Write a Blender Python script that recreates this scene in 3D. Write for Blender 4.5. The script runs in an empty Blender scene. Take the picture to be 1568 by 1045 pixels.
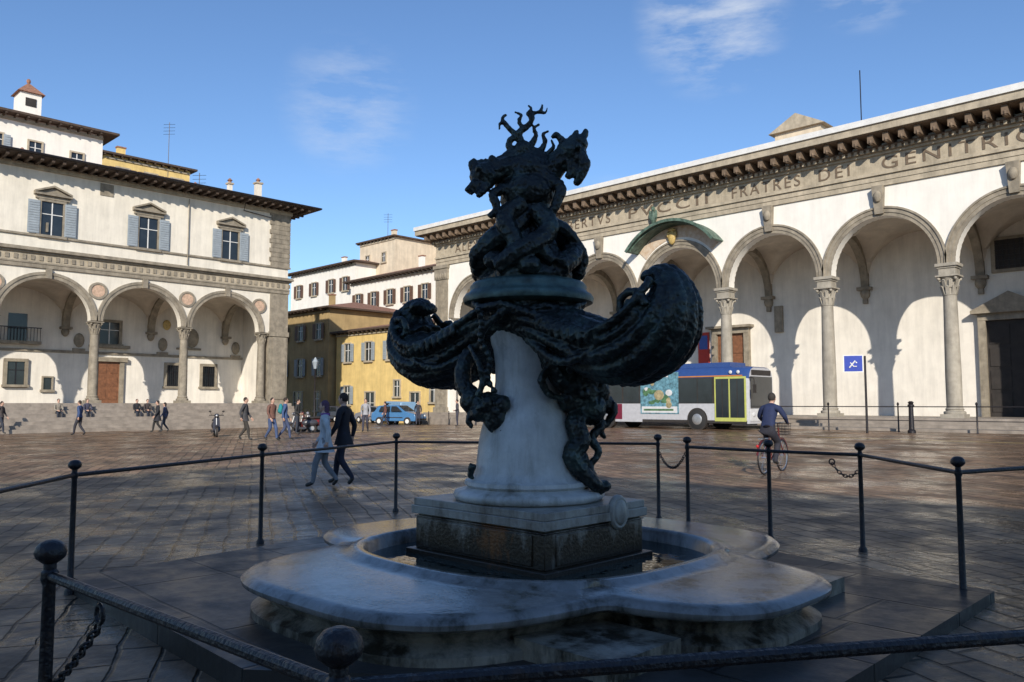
import bpy, math, random, bmesh
from mathutils import Vector, Matrix
random.seed(4)
sc=bpy.context.scene
sc.view_settings.view_transform='Standard'
try: sc.view_settings.look='None'
except Exception: pass
sc.view_settings.exposure=0
rad=math.radians

# ------------------------------------------------------------------ materials
def mat(name,col,rough=.7,var=.15,scale=2.0,bump=0.0,bscale=25,metal=0.0,col2=None,streak=0.0,spec=.5,th=(.35,.7)):
    m=bpy.data.materials.new(name); m.use_nodes=True
    nt=m.node_tree; N=nt.nodes; L=nt.links
    b=N['Principled BSDF']; b.inputs['Roughness'].default_value=rough; b.inputs['Metallic'].default_value=metal
    b.inputs['Specular IOR Level'].default_value=spec
    tc=N.new('ShaderNodeTexCoord')
    nz=N.new('ShaderNodeTexNoise'); nz.inputs['Scale'].default_value=scale; nz.inputs['Detail'].default_value=7; nz.inputs['Roughness'].default_value=.65
    L.new(tc.outputs['Object'],nz.inputs['Vector'])
    cr=N.new('ShaderNodeValToRGB')
    c2=col2 if col2 else tuple(min(1,c*(1+var)) for c in col)
    c1=col if col2 else tuple(c*(1-var) for c in col)
    cr.color_ramp.elements[0].position=th[0]; cr.color_ramp.elements[1].position=th[1]
    cr.color_ramp.elements[0].color=(*c1,1); cr.color_ramp.elements[1].color=(*c2,1)
    L.new(nz.outputs['Fac'],cr.inputs['Fac'])
    out=cr.outputs['Color']
    if streak>0:
        mp=N.new('ShaderNodeMapping'); mp.inputs['Scale'].default_value=(1.6,1.6,.18)
        L.new(tc.outputs['Object'],mp.inputs['Vector'])
        n2=N.new('ShaderNodeTexNoise'); n2.inputs['Scale'].default_value=1.4; n2.inputs['Detail'].default_value=8; n2.inputs['Roughness'].default_value=.7
        L.new(mp.outputs['Vector'],n2.inputs['Vector'])
        mr=N.new('ShaderNodeMapRange'); mr.inputs['From Min'].default_value=.42; mr.inputs['From Max'].default_value=.68
        mr.inputs['To Min'].default_value=1.0; mr.inputs['To Max'].default_value=1-streak
        L.new(n2.outputs['Fac'],mr.inputs['Value'])
        mx=N.new('ShaderNodeMix'); mx.data_type='RGBA'; mx.blend_type='MULTIPLY'; mx.inputs['Factor'].default_value=1
        L.new(out,mx.inputs['A']); L.new(mr.outputs['Result'],mx.inputs['B']); out=mx.outputs['Result']
    L.new(out,b.inputs['Base Color'])
    if bump>0:
        n3=N.new('ShaderNodeTexNoise'); n3.inputs['Scale'].default_value=bscale; n3.inputs['Detail'].default_value=5
        L.new(tc.outputs['Object'],n3.inputs['Vector'])
        bp=N.new('ShaderNodeBump'); bp.inputs['Strength'].default_value=bump; bp.inputs['Distance'].default_value=.02
        L.new(n3.outputs['Fac'],bp.inputs['Height']); L.new(bp.outputs['Normal'],b.inputs['Normal'])
    return m

M={}
M['plaster']=mat('plaster_cream',(.76,.705,.60),.9,.07,1.2,.15,6,streak=.17)
M['white']=mat('plaster_white',(.82,.785,.715),.9,.05,1.0,.12,6,streak=.10)
M['inner']=mat('plaster_inner',(.76,.715,.635),.9,.08,.9,.15,5,streak=.17)
M['stone']=mat('pietra_serena',(.29,.25,.19),.8,.28,2.5,.4,18,streak=.25)
M['stoneL']=mat('warm_sandstone',(.45,.385,.285),.8,.2,2.0,.4,18,streak=.28)
M['stoneC']=mat('column_stone',(.36,.325,.265),.75,.2,2.0,.4,18,streak=.3)
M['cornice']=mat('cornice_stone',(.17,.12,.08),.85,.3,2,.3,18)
M['vault']=mat('vault_plaster',(.56,.49,.40),.9,.18,.6,.1,6,streak=.1)
M['steps']=mat('step_stone',(.28,.24,.20),.5,.25,2,.3,10)
M['glass']=mat('window_glass',(.02,.025,.03),.12,.3,1,spec=.6)
M['dark']=mat('dark_opening',(.03,.025,.022),.8,.3,2)
M['shutter']=mat('shutter_grey',(.30,.34,.37),.6,.12,3,.3,60)
M['shutterb']=mat('shutter_brown',(.13,.07,.045),.6,.2,3,.3,60)
M['wood']=mat('door_wood',(.20,.085,.04),.55,.3,6,.3,20)
M['tile']=mat('terracotta_roof',(.30,.15,.095),.85,.35,6,.6,12)
M['eave']=mat('eave_wood',(.075,.05,.035),.8,.3,4)
M['yellow']=mat('ochre_plaster',(.72,.53,.21),.9,.12,1.0,.1,6,streak=.2)
M['ochre']=mat('dark_ochre_plaster',(.40,.29,.14),.9,.15,1.0,.1,6,streak=.2)
M['pale']=mat('pale_beige_plaster',(.66,.56,.42),.9,.12,1.0,.1,6,streak=.2)
M['pink']=mat('pale_pink_plaster',(.72,.60,.48),.9,.10,1.0,.1,6,streak=.2)
M['copper']=mat('copper_verdigris',(.045,.075,.055),.6,.3,4,.2,20,col2=(.16,.25,.19),th=(.4,.75))
M['gold']=mat('gilt_relief',(.50,.36,.13),.5,.3,8,.3,20)
M['fresco']=mat('faded_fresco',(.50,.36,.24),.9,.4,4,col2=(.64,.56,.46))
M['iron']=mat('wrought_iron',(.018,.017,.021),.38,.5,18,.4,60,metal=.3,spec=.5,col2=(.055,.035,.026),th=(.5,.72))
M['letter']=mat('letter_paint',(.15,.11,.075),.8,.2,5)
M['skin']=mat('skin',(.50,.31,.23),.55,.08,5)
M['terra']=mat('terracotta_medallion',(.55,.38,.27),.8,.25,6,.3,20)
M['leadwhite']=mat('roof_flashing',(.70,.69,.66),.6,.1,3)
def simple(n,c,r=.7,metal=0,spec=.5,var=.1): 
    if n not in M: M[n]=mat(n,c,r,var,6,metal=metal,spec=spec)
    return M[n]

def marble(name,base,stain,lo,hi,rough=.45,zlo=None,zhi=None,sc2=1.6,stretch=.9,add=0,bump=.25,rust=None):
    m=mat(name,base,rough,.14,5,bump,40,streak=.3)
    nt=m.node_tree; N=nt.nodes; L=nt.links; b=N['Principled BSDF']
    src=b.inputs['Base Color'].links[0].from_socket
    tc=N.new('ShaderNodeTexCoord'); mp=N.new('ShaderNodeMapping'); mp.inputs['Scale'].default_value=(2.6,2.6,stretch); L.new(tc.outputs['Object'],mp.inputs['Vector'])
    n=N.new('ShaderNodeTexNoise'); n.inputs['Scale'].default_value=sc2; n.inputs['Detail'].default_value=9; n.inputs['Roughness'].default_value=.7
    L.new(mp.outputs['Vector'],n.inputs['Vector'])
    mr=N.new('ShaderNodeMapRange'); mr.inputs['From Min'].default_value=lo; mr.inputs['From Max'].default_value=hi
    val=n.outputs['Fac']
    if zlo is not None:
        sp=N.new('ShaderNodeSeparateXYZ'); L.new(tc.outputs['Object'],sp.inputs['Vector'])
        m2=N.new('ShaderNodeMapRange'); m2.inputs['From Min'].default_value=zhi; m2.inputs['From Max'].default_value=zlo; m2.inputs['To Min'].default_value=0; m2.inputs['To Max'].default_value=.25
        L.new(sp.outputs['Z'],m2.inputs['Value'])
        mm=N.new('ShaderNodeMath'); mm.operation='ADD'; L.new(val,mm.inputs[0]); L.new(m2.outputs['Result'],mm.inputs[1]); val=mm.outputs[0]
    L.new(val,mr.inputs['Value']); fac=mr.outputs['Result']
    cr=N.new('ShaderNodeValToRGB'); cr.color_ramp.elements[0].color=(*(min(1,c*1.9+.02) for c in stain),1); cr.color_ramp.elements[1].color=(*stain,1)
    L.new(fac,cr.inputs['Fac'])
    mx=N.new('ShaderNodeMix'); mx.data_type='RGBA'
    L.new(fac,mx.inputs['Factor']); L.new(src,mx.inputs['A']); L.new(cr.outputs['Color'],mx.inputs['B'])
    out=mx.outputs['Result']
    if rust:
        (rc,rpos,rr)=rust     # rust weeping from the iron cramp: local to one spot of the stone
        ds=N.new('ShaderNodeVectorMath'); ds.operation='DISTANCE'; ms_=N.new('ShaderNodeMapping'); ms_.inputs['Scale'].default_value=(1,1,.8)
        L.new(tc.outputs['Object'],ms_.inputs['Vector']); L.new(ms_.outputs['Vector'],ds.inputs[0]); ds.inputs[1].default_value=(rpos[0],rpos[1],rpos[2]*.8)
        n9=N.new('ShaderNodeTexNoise'); n9.inputs['Scale'].default_value=9; n9.inputs['Detail'].default_value=8; L.new(mp.outputs['Vector'],n9.inputs['Vector'])
        a9=N.new('ShaderNodeMath'); a9.operation='MULTIPLY_ADD'; L.new(n9.outputs['Fac'],a9.inputs[0]); a9.inputs[1].default_value=.55; L.new(ds.outputs['Value'],a9.inputs[2])
        r9=N.new('ShaderNodeMapRange'); r9.inputs['From Min'].default_value=rr+.27; r9.inputs['From Max'].default_value=rr+.10; L.new(a9.outputs[0],r9.inputs['Value'])
        x9=N.new('ShaderNodeMix'); x9.data_type='RGBA'; L.new(r9.outputs['Result'],x9.inputs['Factor']); L.new(out,x9.inputs['A']); x9.inputs['B'].default_value=(*rc,1); out=x9.outputs['Result']
    L.new(out,b.inputs['Base Color'])
    return m
M['marble']=marble('weathered_marble',(.55,.55,.53),(.11,.10,.075),.50,.74,stretch=.35)
M['plinth']=marble('stained_plinth_marble',(.28,.26,.22),(.030,.019,.010),.48,.66,.35,.45,.84,rust=((.17,.065,.018),(-4.55,4.46,.66),.20))
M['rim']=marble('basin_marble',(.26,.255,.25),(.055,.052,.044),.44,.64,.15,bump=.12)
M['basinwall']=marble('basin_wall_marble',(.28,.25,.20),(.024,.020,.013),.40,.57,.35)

def bronze():
    m=mat('patinated_bronze',(.016,.018,.017),.40,.2,4.5,0,20,metal=.45,col2=(.055,.085,.078),th=(.48,.76))
    nt=m.node_tree; N=nt.nodes; L=nt.links; b=N['Principled BSDF']
    tc=N.new('ShaderNodeTexCoord')
    v=N.new('ShaderNodeTexVoronoi'); v.inputs['Scale'].default_value=30; L.new(tc.outputs['Object'],v.inputs['Vector'])
    n=N.new('ShaderNodeTexNoise'); n.inputs['Scale'].default_value=14; n.inputs['Detail'].default_value=6; L.new(tc.outputs['Object'],n.inputs['Vector'])
    ad=N.new('ShaderNodeMath'); ad.operation='ADD'; L.new(v.outputs['Distance'],ad.inputs[0]); L.new(n.outputs['Fac'],ad.inputs[1])
    bp=N.new('ShaderNodeBump'); bp.inputs['Strength'].default_value=.45; bp.inputs['Distance'].default_value=.014
    L.new(ad.outputs[0],bp.inputs['Height']); L.new(bp.outputs['Normal'],b.inputs['Normal'])
    g=N.new('ShaderNodeNewGeometry'); mr=N.new('ShaderNodeMapRange'); mr.inputs['From Min'].default_value=.52; mr.inputs['From Max'].default_value=.62; mr.inputs['To Max'].default_value=.6
    L.new(g.outputs['Pointiness'],mr.inputs['Value'])
    src=b.inputs['Base Color'].links[0].from_socket
    mx=N.new('ShaderNodeMix'); mx.data_type='RGBA'; L.new(mr.outputs['Result'],mx.inputs['Factor']); L.new(src,mx.inputs['A']); mx.inputs['B'].default_value=(.11,.15,.14,1)  # raised ribs lightened in the colour: patina highlights painted on convex edges
    L.new(mx.outputs['Result'],b.inputs['Base Color'])
    return m
M['bronze']=bronze()
M['patina']=mat('green_bronze',(.025,.04,.036),.45,.3,6,.3,20,metal=.4,col2=(.10,.17,.155))

def paving(name,rot,bw,bh,c1,c2,mort,rlo,rhi,bdist=.02,bs=.7,spec=.4,wet=.6,warp=.07):
    m=bpy.data.materials.new(name); m.use_nodes=True; nt=m.node_tree; N=nt.nodes; L=nt.links; b=N['Principled BSDF']
    tc=N.new('ShaderNodeTexCoord'); mp=N.new('ShaderNodeMapping'); mp.inputs['Rotation'].default_value=(0,0,rad(rot)); L.new(tc.outputs['Object'],mp.inputs['Vector'])
    wn=N.new('ShaderNodeTexNoise'); wn.inputs['Scale'].default_value=1.5; wn.inputs['Detail'].default_value=3; L.new(mp.outputs['Vector'],wn.inputs['Vector'])
    wm=N.new('ShaderNodeMix'); wm.data_type='RGBA'; wm.blend_type='LINEAR_LIGHT'; wm.inputs['Factor'].default_value=warp
    L.new(mp.outputs['Vector'],wm.inputs['A']); L.new(wn.outputs['Color'],wm.inputs['B'])
    br=N.new('ShaderNodeTexBrick'); br.inputs['Scale'].default_value=1; br.inputs['Brick Width'].default_value=bw; br.inputs['Row Height'].default_value=bh
    br.inputs['Mortar Size'].default_value=.02; br.inputs['Mortar Smooth'].default_value=.7; br.inputs['Bias'].default_value=0
    br.squash=1.35; br.squash_frequency=3; br.offset=.42
    br.inputs['Color1'].default_value=(*c1,1); br.inputs['Color2'].default_value=(*c2,1); br.inputs['Mortar'].default_value=(*mort,1)
    L.new(wm.outputs['Result'],br.inputs['Vector'])
    n=N.new('ShaderNodeTexNoise'); n.inputs['Scale'].default_value=.5; n.inputs['Detail'].default_value=8; n.inputs['Roughness'].default_value=.7; L.new(tc.outputs['Object'],n.inputs['Vector'])
    mr=N.new('ShaderNodeMapRange'); mr.inputs['From Min'].default_value=.38; mr.inputs['From Max'].default_value=.64; mr.inputs['To Min'].default_value=.55; mr.inputs['To Max'].default_value=1.35
    L.new(n.outputs['Fac'],mr.inputs['Value'])
    mx=N.new('ShaderNodeMix'); mx.data_type='RGBA'; mx.blend_type='MULTIPLY'; mx.inputs['Factor'].default_value=1
    L.new(br.outputs['Color'],mx.inputs['A']); L.new(mr.outputs['Result'],mx.inputs['B']); L.new(mx.outputs['Result'],b.inputs['Base Color'])
    n2=N.new('ShaderNodeTexNoise'); n2.inputs['Scale'].default_value=wet; n2.inputs['Detail'].default_value=9; n2.inputs['Roughness'].default_value=.7; L.new(tc.outputs['Object'],n2.inputs['Vector'])
    m3=N.new('ShaderNodeMapRange'); m3.inputs['From Min'].default_value=.4; m3.inputs['From Max'].default_value=.60; m3.inputs['To Min'].default_value=rlo; m3.inputs['To Max'].default_value=rhi
    L.new(n2.outputs['Fac'],m3.inputs['Value']); L.new(m3.outputs['Result'],b.inputs['Roughness'])
    b.inputs['Specular IOR Level'].default_value=spec
    n4=N.new('ShaderNodeTexNoise'); n4.inputs['Scale'].default_value=9; n4.inputs['Detail'].default_value=5; L.new(tc.outputs['Object'],n4.inputs['Vector'])
    mm=N.new('ShaderNodeMath'); mm.operation='MULTIPLY_ADD'; L.new(br.outputs['Fac'],mm.inputs[0]); mm.inputs[1].default_value=-1.3
    sep=N.new('ShaderNodeSeparateColor'); L.new(br.outputs['Color'],sep.inputs[0])
    a1=N.new('ShaderNodeMath'); a1.operation='MULTIPLY_ADD'; L.new(sep.outputs[0],a1.inputs[0]); a1.inputs[1].default_value=4; L.new(n4.outputs['Fac'],a1.inputs[2])
    L.new(a1.outputs[0],mm.inputs[2])
    bp=N.new('ShaderNodeBump'); bp.inputs['Strength'].default_value=bs; bp.inputs['Distance'].default_value=bdist
    L.new(mm.outputs[0],bp.inputs['Height']); L.new(bp.outputs['Normal'],b.inputs['Normal'])
    return m
M['paving']=paving('wet_flagstones',28,.50,.27,(.31,.195,.118),(.135,.088,.056),(.03,.022,.015),.14,.58,.022,.7,.22)
M['platform']=paving('platform_slabs',2,1.3,.8,(.046,.041,.038),(.032,.029,.027),(.012,.012,.012),.30,.5,.008,.6,.2,1.7,.02)

# ------------------------------------------------------------------ mesh builder
class MB:
    def __init__(s,F=None): s.v=[];s.f=[];s.m=[];s.F=F
    def add(s,vs,fs,m=0):
        o=len(s.v)
        for p in vs: s.v.append(tuple(s.F(*p)) if s.F else tuple(p))
        for i,f in enumerate(fs):
            s.f.append(tuple(o+k for k in f)); s.m.append(m[i] if isinstance(m,list) else m)
    def box(s,a0,a1,b0,b1,c0,c1,m=0):
        vs=[(a,b,c) for a in(a0,a1) for b in(b0,b1) for c in(c0,c1)]
        s.add(vs,[(0,1,3,2),(4,6,7,5),(0,4,5,1),(2,3,7,6),(0,2,6,4),(1,5,7,3)],m)
    def obox(s,c,size,R=None,m=0,taper=1.0):
        hx,hy,hz=[k/2 for k in size]; vs=[]
        for x in(-1,1):
            for y in(-1,1):
                for z in(-1,1):
                    t=taper if z>0 else 1
                    p=Vector((x*hx*t,y*hy*t,z*hz)); 
                    if R: p=R@p
                    vs.append(tuple(p+Vector(c)))
        s.add(vs,[(0,1,3,2),(4,6,7,5),(0,4,5,1),(2,3,7,6),(0,2,6,4),(1,5,7,3)],m)
    def lathe(s,cx,cy,prof,n=20,m=0,ribs=0,ra=0,sx=1,sy=1):
        vs=[];fs=[]
        for r,z in prof:
            for i in range(n):
                t=2*math.pi*i/n; rr=r*(1+ra*math.cos(ribs*t)) if ribs else r
                vs.append((cx+sx*rr*math.cos(t),cy+sy*rr*math.sin(t),z))
        for k in range(len(prof)-1):
            for i in range(n):
                j=(i+1)%n; fs.append((k*n+i,k*n+j,(k+1)*n+j,(k+1)*n+i))
        fs.append(tuple(range(n))[::-1]); fs.append(tuple((len(prof)-1)*n+i for i in range(n)))
        s.add(vs,fs,m)
    def tube(s,path,rads,n=8,m=0,flat=1.0,closed=False):
        P=[Vector(p) for p in path]; K=len(P)
        if not hasattr(rads,'__len__'): rads=[rads]*K
        vs=[];fs=[]; prev=None
        for i,p in enumerate(P):
            if closed: t=(P[(i+1)%K]-P[i-1])
            else: t=(P[min(i+1,K-1)]-P[max(i-1,0)])
            if t.length<1e-9: t=Vector((0,0,1))
            t.normalize()
            if prev is None:
                u=Vector((0,0,1)) if abs(t.z)<.9 else Vector((1,0,0))
            else: u=prev
            a=(u-t*u.dot(t)); 
            if a.length<1e-6: a=t.orthogonal()
            a.normalize(); prev=a; b=t.cross(a)
            for k in range(n):
                an=2*math.pi*k/n
                vs.append(tuple(p+rads[i]*(a*math.cos(an)*flat+b*math.sin(an))))
        for i in range(K if closed else K-1):
            i2=(i+1)%K
            for k in range(n):
                j=(k+1)%n; fs.append((i*n+k,i*n+j,i2*n+j,i2*n+k))
        if not closed:
            fs.append(tuple(range(n))[::-1]); fs.append(tuple((K-1)*n+k for k in range(n)))
        s.add(vs,fs,m)
    def ell(s,c,r,m=0,nu=14,nv=9,R=None):
        vs=[];fs=[]; c=Vector(c)
        for j in range(nv+1):
            ph=math.pi*j/nv
            for i in range(nu):
                th=2*math.pi*i/nu
                p=Vector((r[0]*math.sin(ph)*math.cos(th),r[1]*math.sin(ph)*math.sin(th),r[2]*math.cos(ph)))
                if R: p=R@p
                vs.append(tuple(c+p))
        for j in range(nv):
            for i in range(nu):
                k=(i+1)%nu; fs.append((j*nu+i,(j+1)*nu+i,(j+1)*nu+k,j*nu+k))
        s.add(vs,fs,m)
    def obj(s,name,mats,parent=None,smooth=True,loc=None,yaw=0,ang=35):
        me=bpy.data.meshes.new(name); me.from_pydata(s.v,[],s.f)
        for k in mats: me.materials.append(M[k] if isinstance(k,str) else k)
        for p,mi in zip(me.polygons,s.m): p.material_index=mi
        bm=bmesh.new(); bm.from_mesh(me); bmesh.ops.remove_doubles(bm,verts=bm.verts,dist=1e-5)
        bmesh.ops.recalc_face_normals(bm,faces=bm.faces); bm.to_mesh(me); bm.free()
        if smooth:
            me.shade_smooth()
            try: me.set_sharp_from_angle(angle=rad(ang))
            except Exception: pass
        o=bpy.data.objects.new(name,me); sc.collection.objects.link(o)
        if parent: o.parent=parent
        if loc is not None: o.location=loc; o.rotation_euler=(0,0,yaw)
        return o
def empty(name,loc=(0,0,0),yaw=0):
    e=bpy.data.objects.new(name,None); sc.collection.objects.link(e); e.location=loc; e.rotation_euler=(0,0,yaw); e.empty_display_size=.3
    return e
def sst(a,b,x):
    t=max(0,min(1,(x-a)/(b-a))); return t*t*(3-2*t)
def gz(x,y): return .0115*max(0,min(42,y))*sst(-60,-20,x)
def catmull(pts,n=6):
    P=[Vector(p) for p in pts]; P=[P[0]*2-P[1]]+P+[P[-1]*2-P[-2]]; out=[]
    for i in range(1,len(P)-2):
        for k in range(n):
            t=k/n; a,b,c,d=P[i-1],P[i],P[i+1],P[i+2]
            out.append(.5*((2*b)+(c-a)*t+(2*a-5*b+4*c-d)*t*t+(3*b-a-3*c+d)*t**3))
    out.append(P[-2]); return out

# ------------------------------------------------------------------ camera
cam=bpy.data.cameras.new('camera'); co=bpy.data.objects.new('camera',cam); sc.collection.objects.link(co)
cam.sensor_width=36; cam.lens=28.47; cam.clip_end=4000; cam.clip_start=.05
co.location=(0,0,1.66); co.rotation_euler=(rad(90+4.43),0,rad(44.3)); sc.camera=co

# ------------------------------------------------------------------ light
EL=24.5; AZ=43.0
w=bpy.data.worlds.new('World'); sc.world=w; w.use_nodes=True
nt=w.node_tree; N=nt.nodes; L=nt.links; bg=N['Background']; bg.inputs['Strength'].default_value=.135
sky=N.new('ShaderNodeTexSky'); sky.sky_type='NISHITA'; sky.sun_disc=False; sky.sun_elevation=rad(EL); sky.sun_rotation=rad(180-AZ)
sky.air_density=1.0; sky.dust_density=.15; sky.ozone_density=2.6
tint=N.new('ShaderNodeMix'); tint.data_type='RGBA'; tint.blend_type='MULTIPLY'; tint.inputs['Factor'].default_value=1
L.new(sky.outputs['Color'],tint.inputs['A']); tint.inputs['B'].default_value=(.86,1.0,1.18,1)
tc=N.new('ShaderNodeTexCoord')
total=None
mp=N.new('ShaderNodeMapping'); mp.inputs['Scale'].default_value=(3,3,11); L.new(tc.outputs['Generated'],mp.inputs['Vector'])
nz=N.new('ShaderNodeTexNoise'); nz.inputs['Scale'].default_value=3.4; nz.inputs['Detail'].default_value=9; nz.inputs['Roughness'].default_value=.6; L.new(mp.outputs['Vector'],nz.inputs['Vector'])
nr=N.new('ShaderNodeMapRange'); nr.inputs['From Min'].default_value=.42; nr.inputs['From Max'].default_value=.82; L.new(nz.outputs['Fac'],nr.inputs['Value'])
for (d,c0,amp) in (((-.775,.524,.345),.9960,.5),((-.451,.783,.428),.9955,.95),((-.30,.84,.45),.9975,.8),((-.60,.785,.215),.9975,.5)):
    dt=N.new('ShaderNodeVectorMath'); dt.operation='DOT_PRODUCT'; L.new(tc.outputs['Generated'],dt.inputs[0]); dt.inputs[1].default_value=Vector(d).normalized()
    mr=N.new('ShaderNodeMapRange'); mr.interpolation_type='SMOOTHSTEP'; mr.inputs['From Min'].default_value=c0; mr.inputs['From Max'].default_value=.9998; mr.inputs['To Max'].default_value=amp
    L.new(dt.outputs['Value'],mr.inputs['Value'])
    if total is None: total=mr.outputs['Result']
    else:
        a=N.new('ShaderNodeMath'); a.operation='ADD'; L.new(total,a.inputs[0]); L.new(mr.outputs['Result'],a.inputs[1]); total=a.outputs[0]
ml=N.new('ShaderNodeMath'); ml.operation='MULTIPLY'; ml.use_clamp=True; L.new(total,ml.inputs[0]); L.new(nr.outputs['Result'],ml.inputs[1])
mx=N.new('ShaderNodeMix'); mx.data_type='RGBA'; L.new(ml.outputs[0],mx.inputs['Factor']); L.new(tint.outputs['Result'],mx.inputs['A']); mx.inputs['B'].default_value=(5.6,6.0,6.6,1)
L.new(mx.outputs['Result'],bg.inputs['Color'])
sl=bpy.data.lights.new('sun','SUN'); sl.energy=5.0; sl.angle=rad(.5); sl.color=(1,.92,.80)
so=bpy.data.objects.new('sun',sl); sc.collection.objects.link(so)
so.rotation_euler=Vector((-math.sin(rad(AZ))*math.cos(rad(EL)),math.cos(rad(AZ))*math.cos(rad(EL)),-math.sin(rad(EL)))).to_track_quat('-Z','Y').to_euler()
so.location=(20,-20,40)

# ------------------------------------------------------------------ ground
xs=[-1500,-400,-150]+[-90+2.5*i for i in range(49)]+[60,150,400,1500]
ys=[-1500,-400,-100,-40,-10]+[2*i for i in range(0,24)]+[60,90,150,400,1500]
mb=MB(); vs=[(x,y,gz(x,y)) for x in xs for y in ys]; ny=len(ys)
mb.add(vs,[(i*ny+j,(i+1)*ny+j,(i+1)*ny+j+1,i*ny+j+1) for i in range(len(xs)-1) for j in range(ny-1)])
mb.obj('piazza_ground',['paving'],smooth=True)

# ------------------------------------------------------------------ arcade helpers
def column(mb,u,w0,zf,zs,r,ms,mc,dado=.45):
    zc=zs-dado
    mb.box(u-r*1.45,u+r*1.45,w0-r*1.45,w0+r*1.45,zf,zf+.18,ms)
    mb.lathe(u,w0,[(r*1.35,zf+.18),(r*1.4,zf+.24),(r*1.35,zf+.3),(r*1.12,zf+.33),(r*1.1,zf+.37),(r*1.2,zf+.41),(r*1.05,zf+.46),(r,zf+.5)],18,ms)
    hc=r*2.6; z0=zc-hc
    mb.lathe(u,w0,[(r,zf+.5),(r*1.01,zf+(z0-zf)*.35),(r*.86,z0-.06),(r*.95,z0-.04),(r*.95,z0)],20,ms)
    mb.lathe(u,w0,[(r*.86,z0),(r*.88,z0+hc*.5),(r*1.05,z0+hc*.8),(r*1.35,z0+hc*.92)],16,ms)
    for row,(zz,n,off) in enumerate(((z0+hc*.02,8,0),(z0+hc*.36,8,.39))):
        for k in range(n):
            t=2*math.pi*k/n+off; R=Matrix.Rotation(t,3,'Z')@Matrix.Rotation(rad(16),3,'Y')
            c=(u+math.cos(t)*r*(.98+.1*row),w0+math.sin(t)*r*(.98+.1*row),zz+hc*.2)
            mb.obox(c,(r*.16,r*.46,hc*.42),R,ms)
            mb.ell((u+math.cos(t)*r*(1.15+.1*row),w0+math.sin(t)*r*(1.15+.1*row),zz+hc*.40),(r*.13,r*.13,r*.12),ms,6,4)
    for k in range(4):
        t=math.pi/4+k*math.pi/2
        mb.ell((u+math.cos(t)*r*1.5,w0+math.sin(t)*r*1.5,z0+hc*.82),(r*.24,r*.24,r*.26),ms,8,6)
    mb.box(u-r*1.42,u+r*1.42,w0-r*1.42,w0+r*1.42,z0+hc*.92,z0+hc,ms)
    if dado>.1:
        mb.box(u-r*1.05,u+r*1.05,w0-r*1.05,w0+r*1.05,zc+.003,zc+dado*.6,mc)
        mb.box(u-r*1.2,u+r*1.2,w0-r*1.2,w0+r*1.2,zc+dado*.6,zc+dado*.75,mc)
        mb.box(u-r*1.42,u+r*1.42,w0-r*1.42,w0+r*1.42,zc+dado*.75,zc+dado-.003,mc)
def arch_wall(mb,u0,u1,spring,ztop,hw,th,mw):
    uc=(u0+u1)/2; R=(u1-u0)/2-hw; n=28
    arc=[(uc-R*math.cos(math.pi*i/n),spring+R*math.sin(math.pi*i/n)) for i in range(n+1)]
    vs=[];fs=[]
    for (u,z) in arc:
        vs+= [(u,0,z),(u,0,ztop),(u,-th,z),(u,-th,ztop)]
    for i in range(n):
        a=4*i;b=4*i+4
        fs+=[(a,b,b+1,a+1),(a+2,a+3,b+3,b+2),(a,a+2,b+2,b)]
    mb.add(vs,fs,mw)
    for (a,b) in((u0,uc-R),(uc+R,u1)):
        mb.add([(a,0,spring),(b,0,spring),(b,0,ztop),(a,0,ztop),(a,-th,spring),(b,-th,spring),(b,-th,ztop),(a,-th,ztop)],[(0,1,2,3),(5,4,7,6),(0,4,5,1)],mw)
    return uc,R
def arch_ring(mb,uc,spring,r0,r1,w0,w1,m,n=32,a0=0,a1=math.pi):
    vs=[];fs=[]
    for i in range(n+1):
        t=a0+(a1-a0)*i/n; c,s_=math.cos(t),math.sin(t)
        vs+=[(uc-r0*c,w1,spring+r0*s_),(uc-r1*c,w1,spring+r1*s_),(uc-r1*c,w0,spring+r1*s_),(uc-r0*c,w0,spring+r0*s_)]
    for i in range(n):
        a=4*i;b=a+4; fs+=[(a,b,b+1,a+1),(a+1,b+1,b+2,a+2),(a+3,a,b,b+3)]
    fs+=[(0,1,2,3),(4*n,4*n+1,4*n+2,4*n+3)]
    mb.add(vs,fs,m)
def vault(mb,u0,u1,w0,w1,spring,m,R=None):
    n=16; uc=(u0+u1)/2; hu=(u1-u0)/2; wc=(w0+w1)/2; hw=(w1-w0)/2; R=R or hu-.3
    vs=[(uc+hu*(2*i/n-1),wc+hw*(2*j/n-1),spring+.05+R*math.sqrt(max(0,1-min(abs(2*i/n-1),abs(2*j/n-1))**2))) for i in range(n+1) for j in range(n+1)]
    mb.add(vs,[(i*(n+1)+j,(i+1)*(n+1)+j,(i+1)*(n+1)+j+1,i*(n+1)+j+1) for i in range(n) for j in range(n)],m)
def wall_rib(mb,u,w0,w1,spring,m,bw=.22,th=.28):
    n=20; wc=(w0+w1)/2; R=abs(w1-w0)/2; vs=[];fs=[]
    for i in range(n+1):
        t=math.pi*i/n; c,s_=math.cos(t),math.sin(t); r2=R+.12; ri=R-th
        vs+=[(u-bw,wc-ri*c,spring+ri*s_),(u+bw,wc-ri*c,spring+ri*s_),(u+bw,wc-r2*c,spring+r2*s_),(u-bw,wc-r2*c,spring+r2*s_)]
    for i in range(n):
        a=4*i;b=a+4; fs+=[(a,b,b+1,a+1),(a+1,b+1,b+2,a+2),(a+3,a,b,b+3)]
    mb.add(vs,fs,m)
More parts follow.
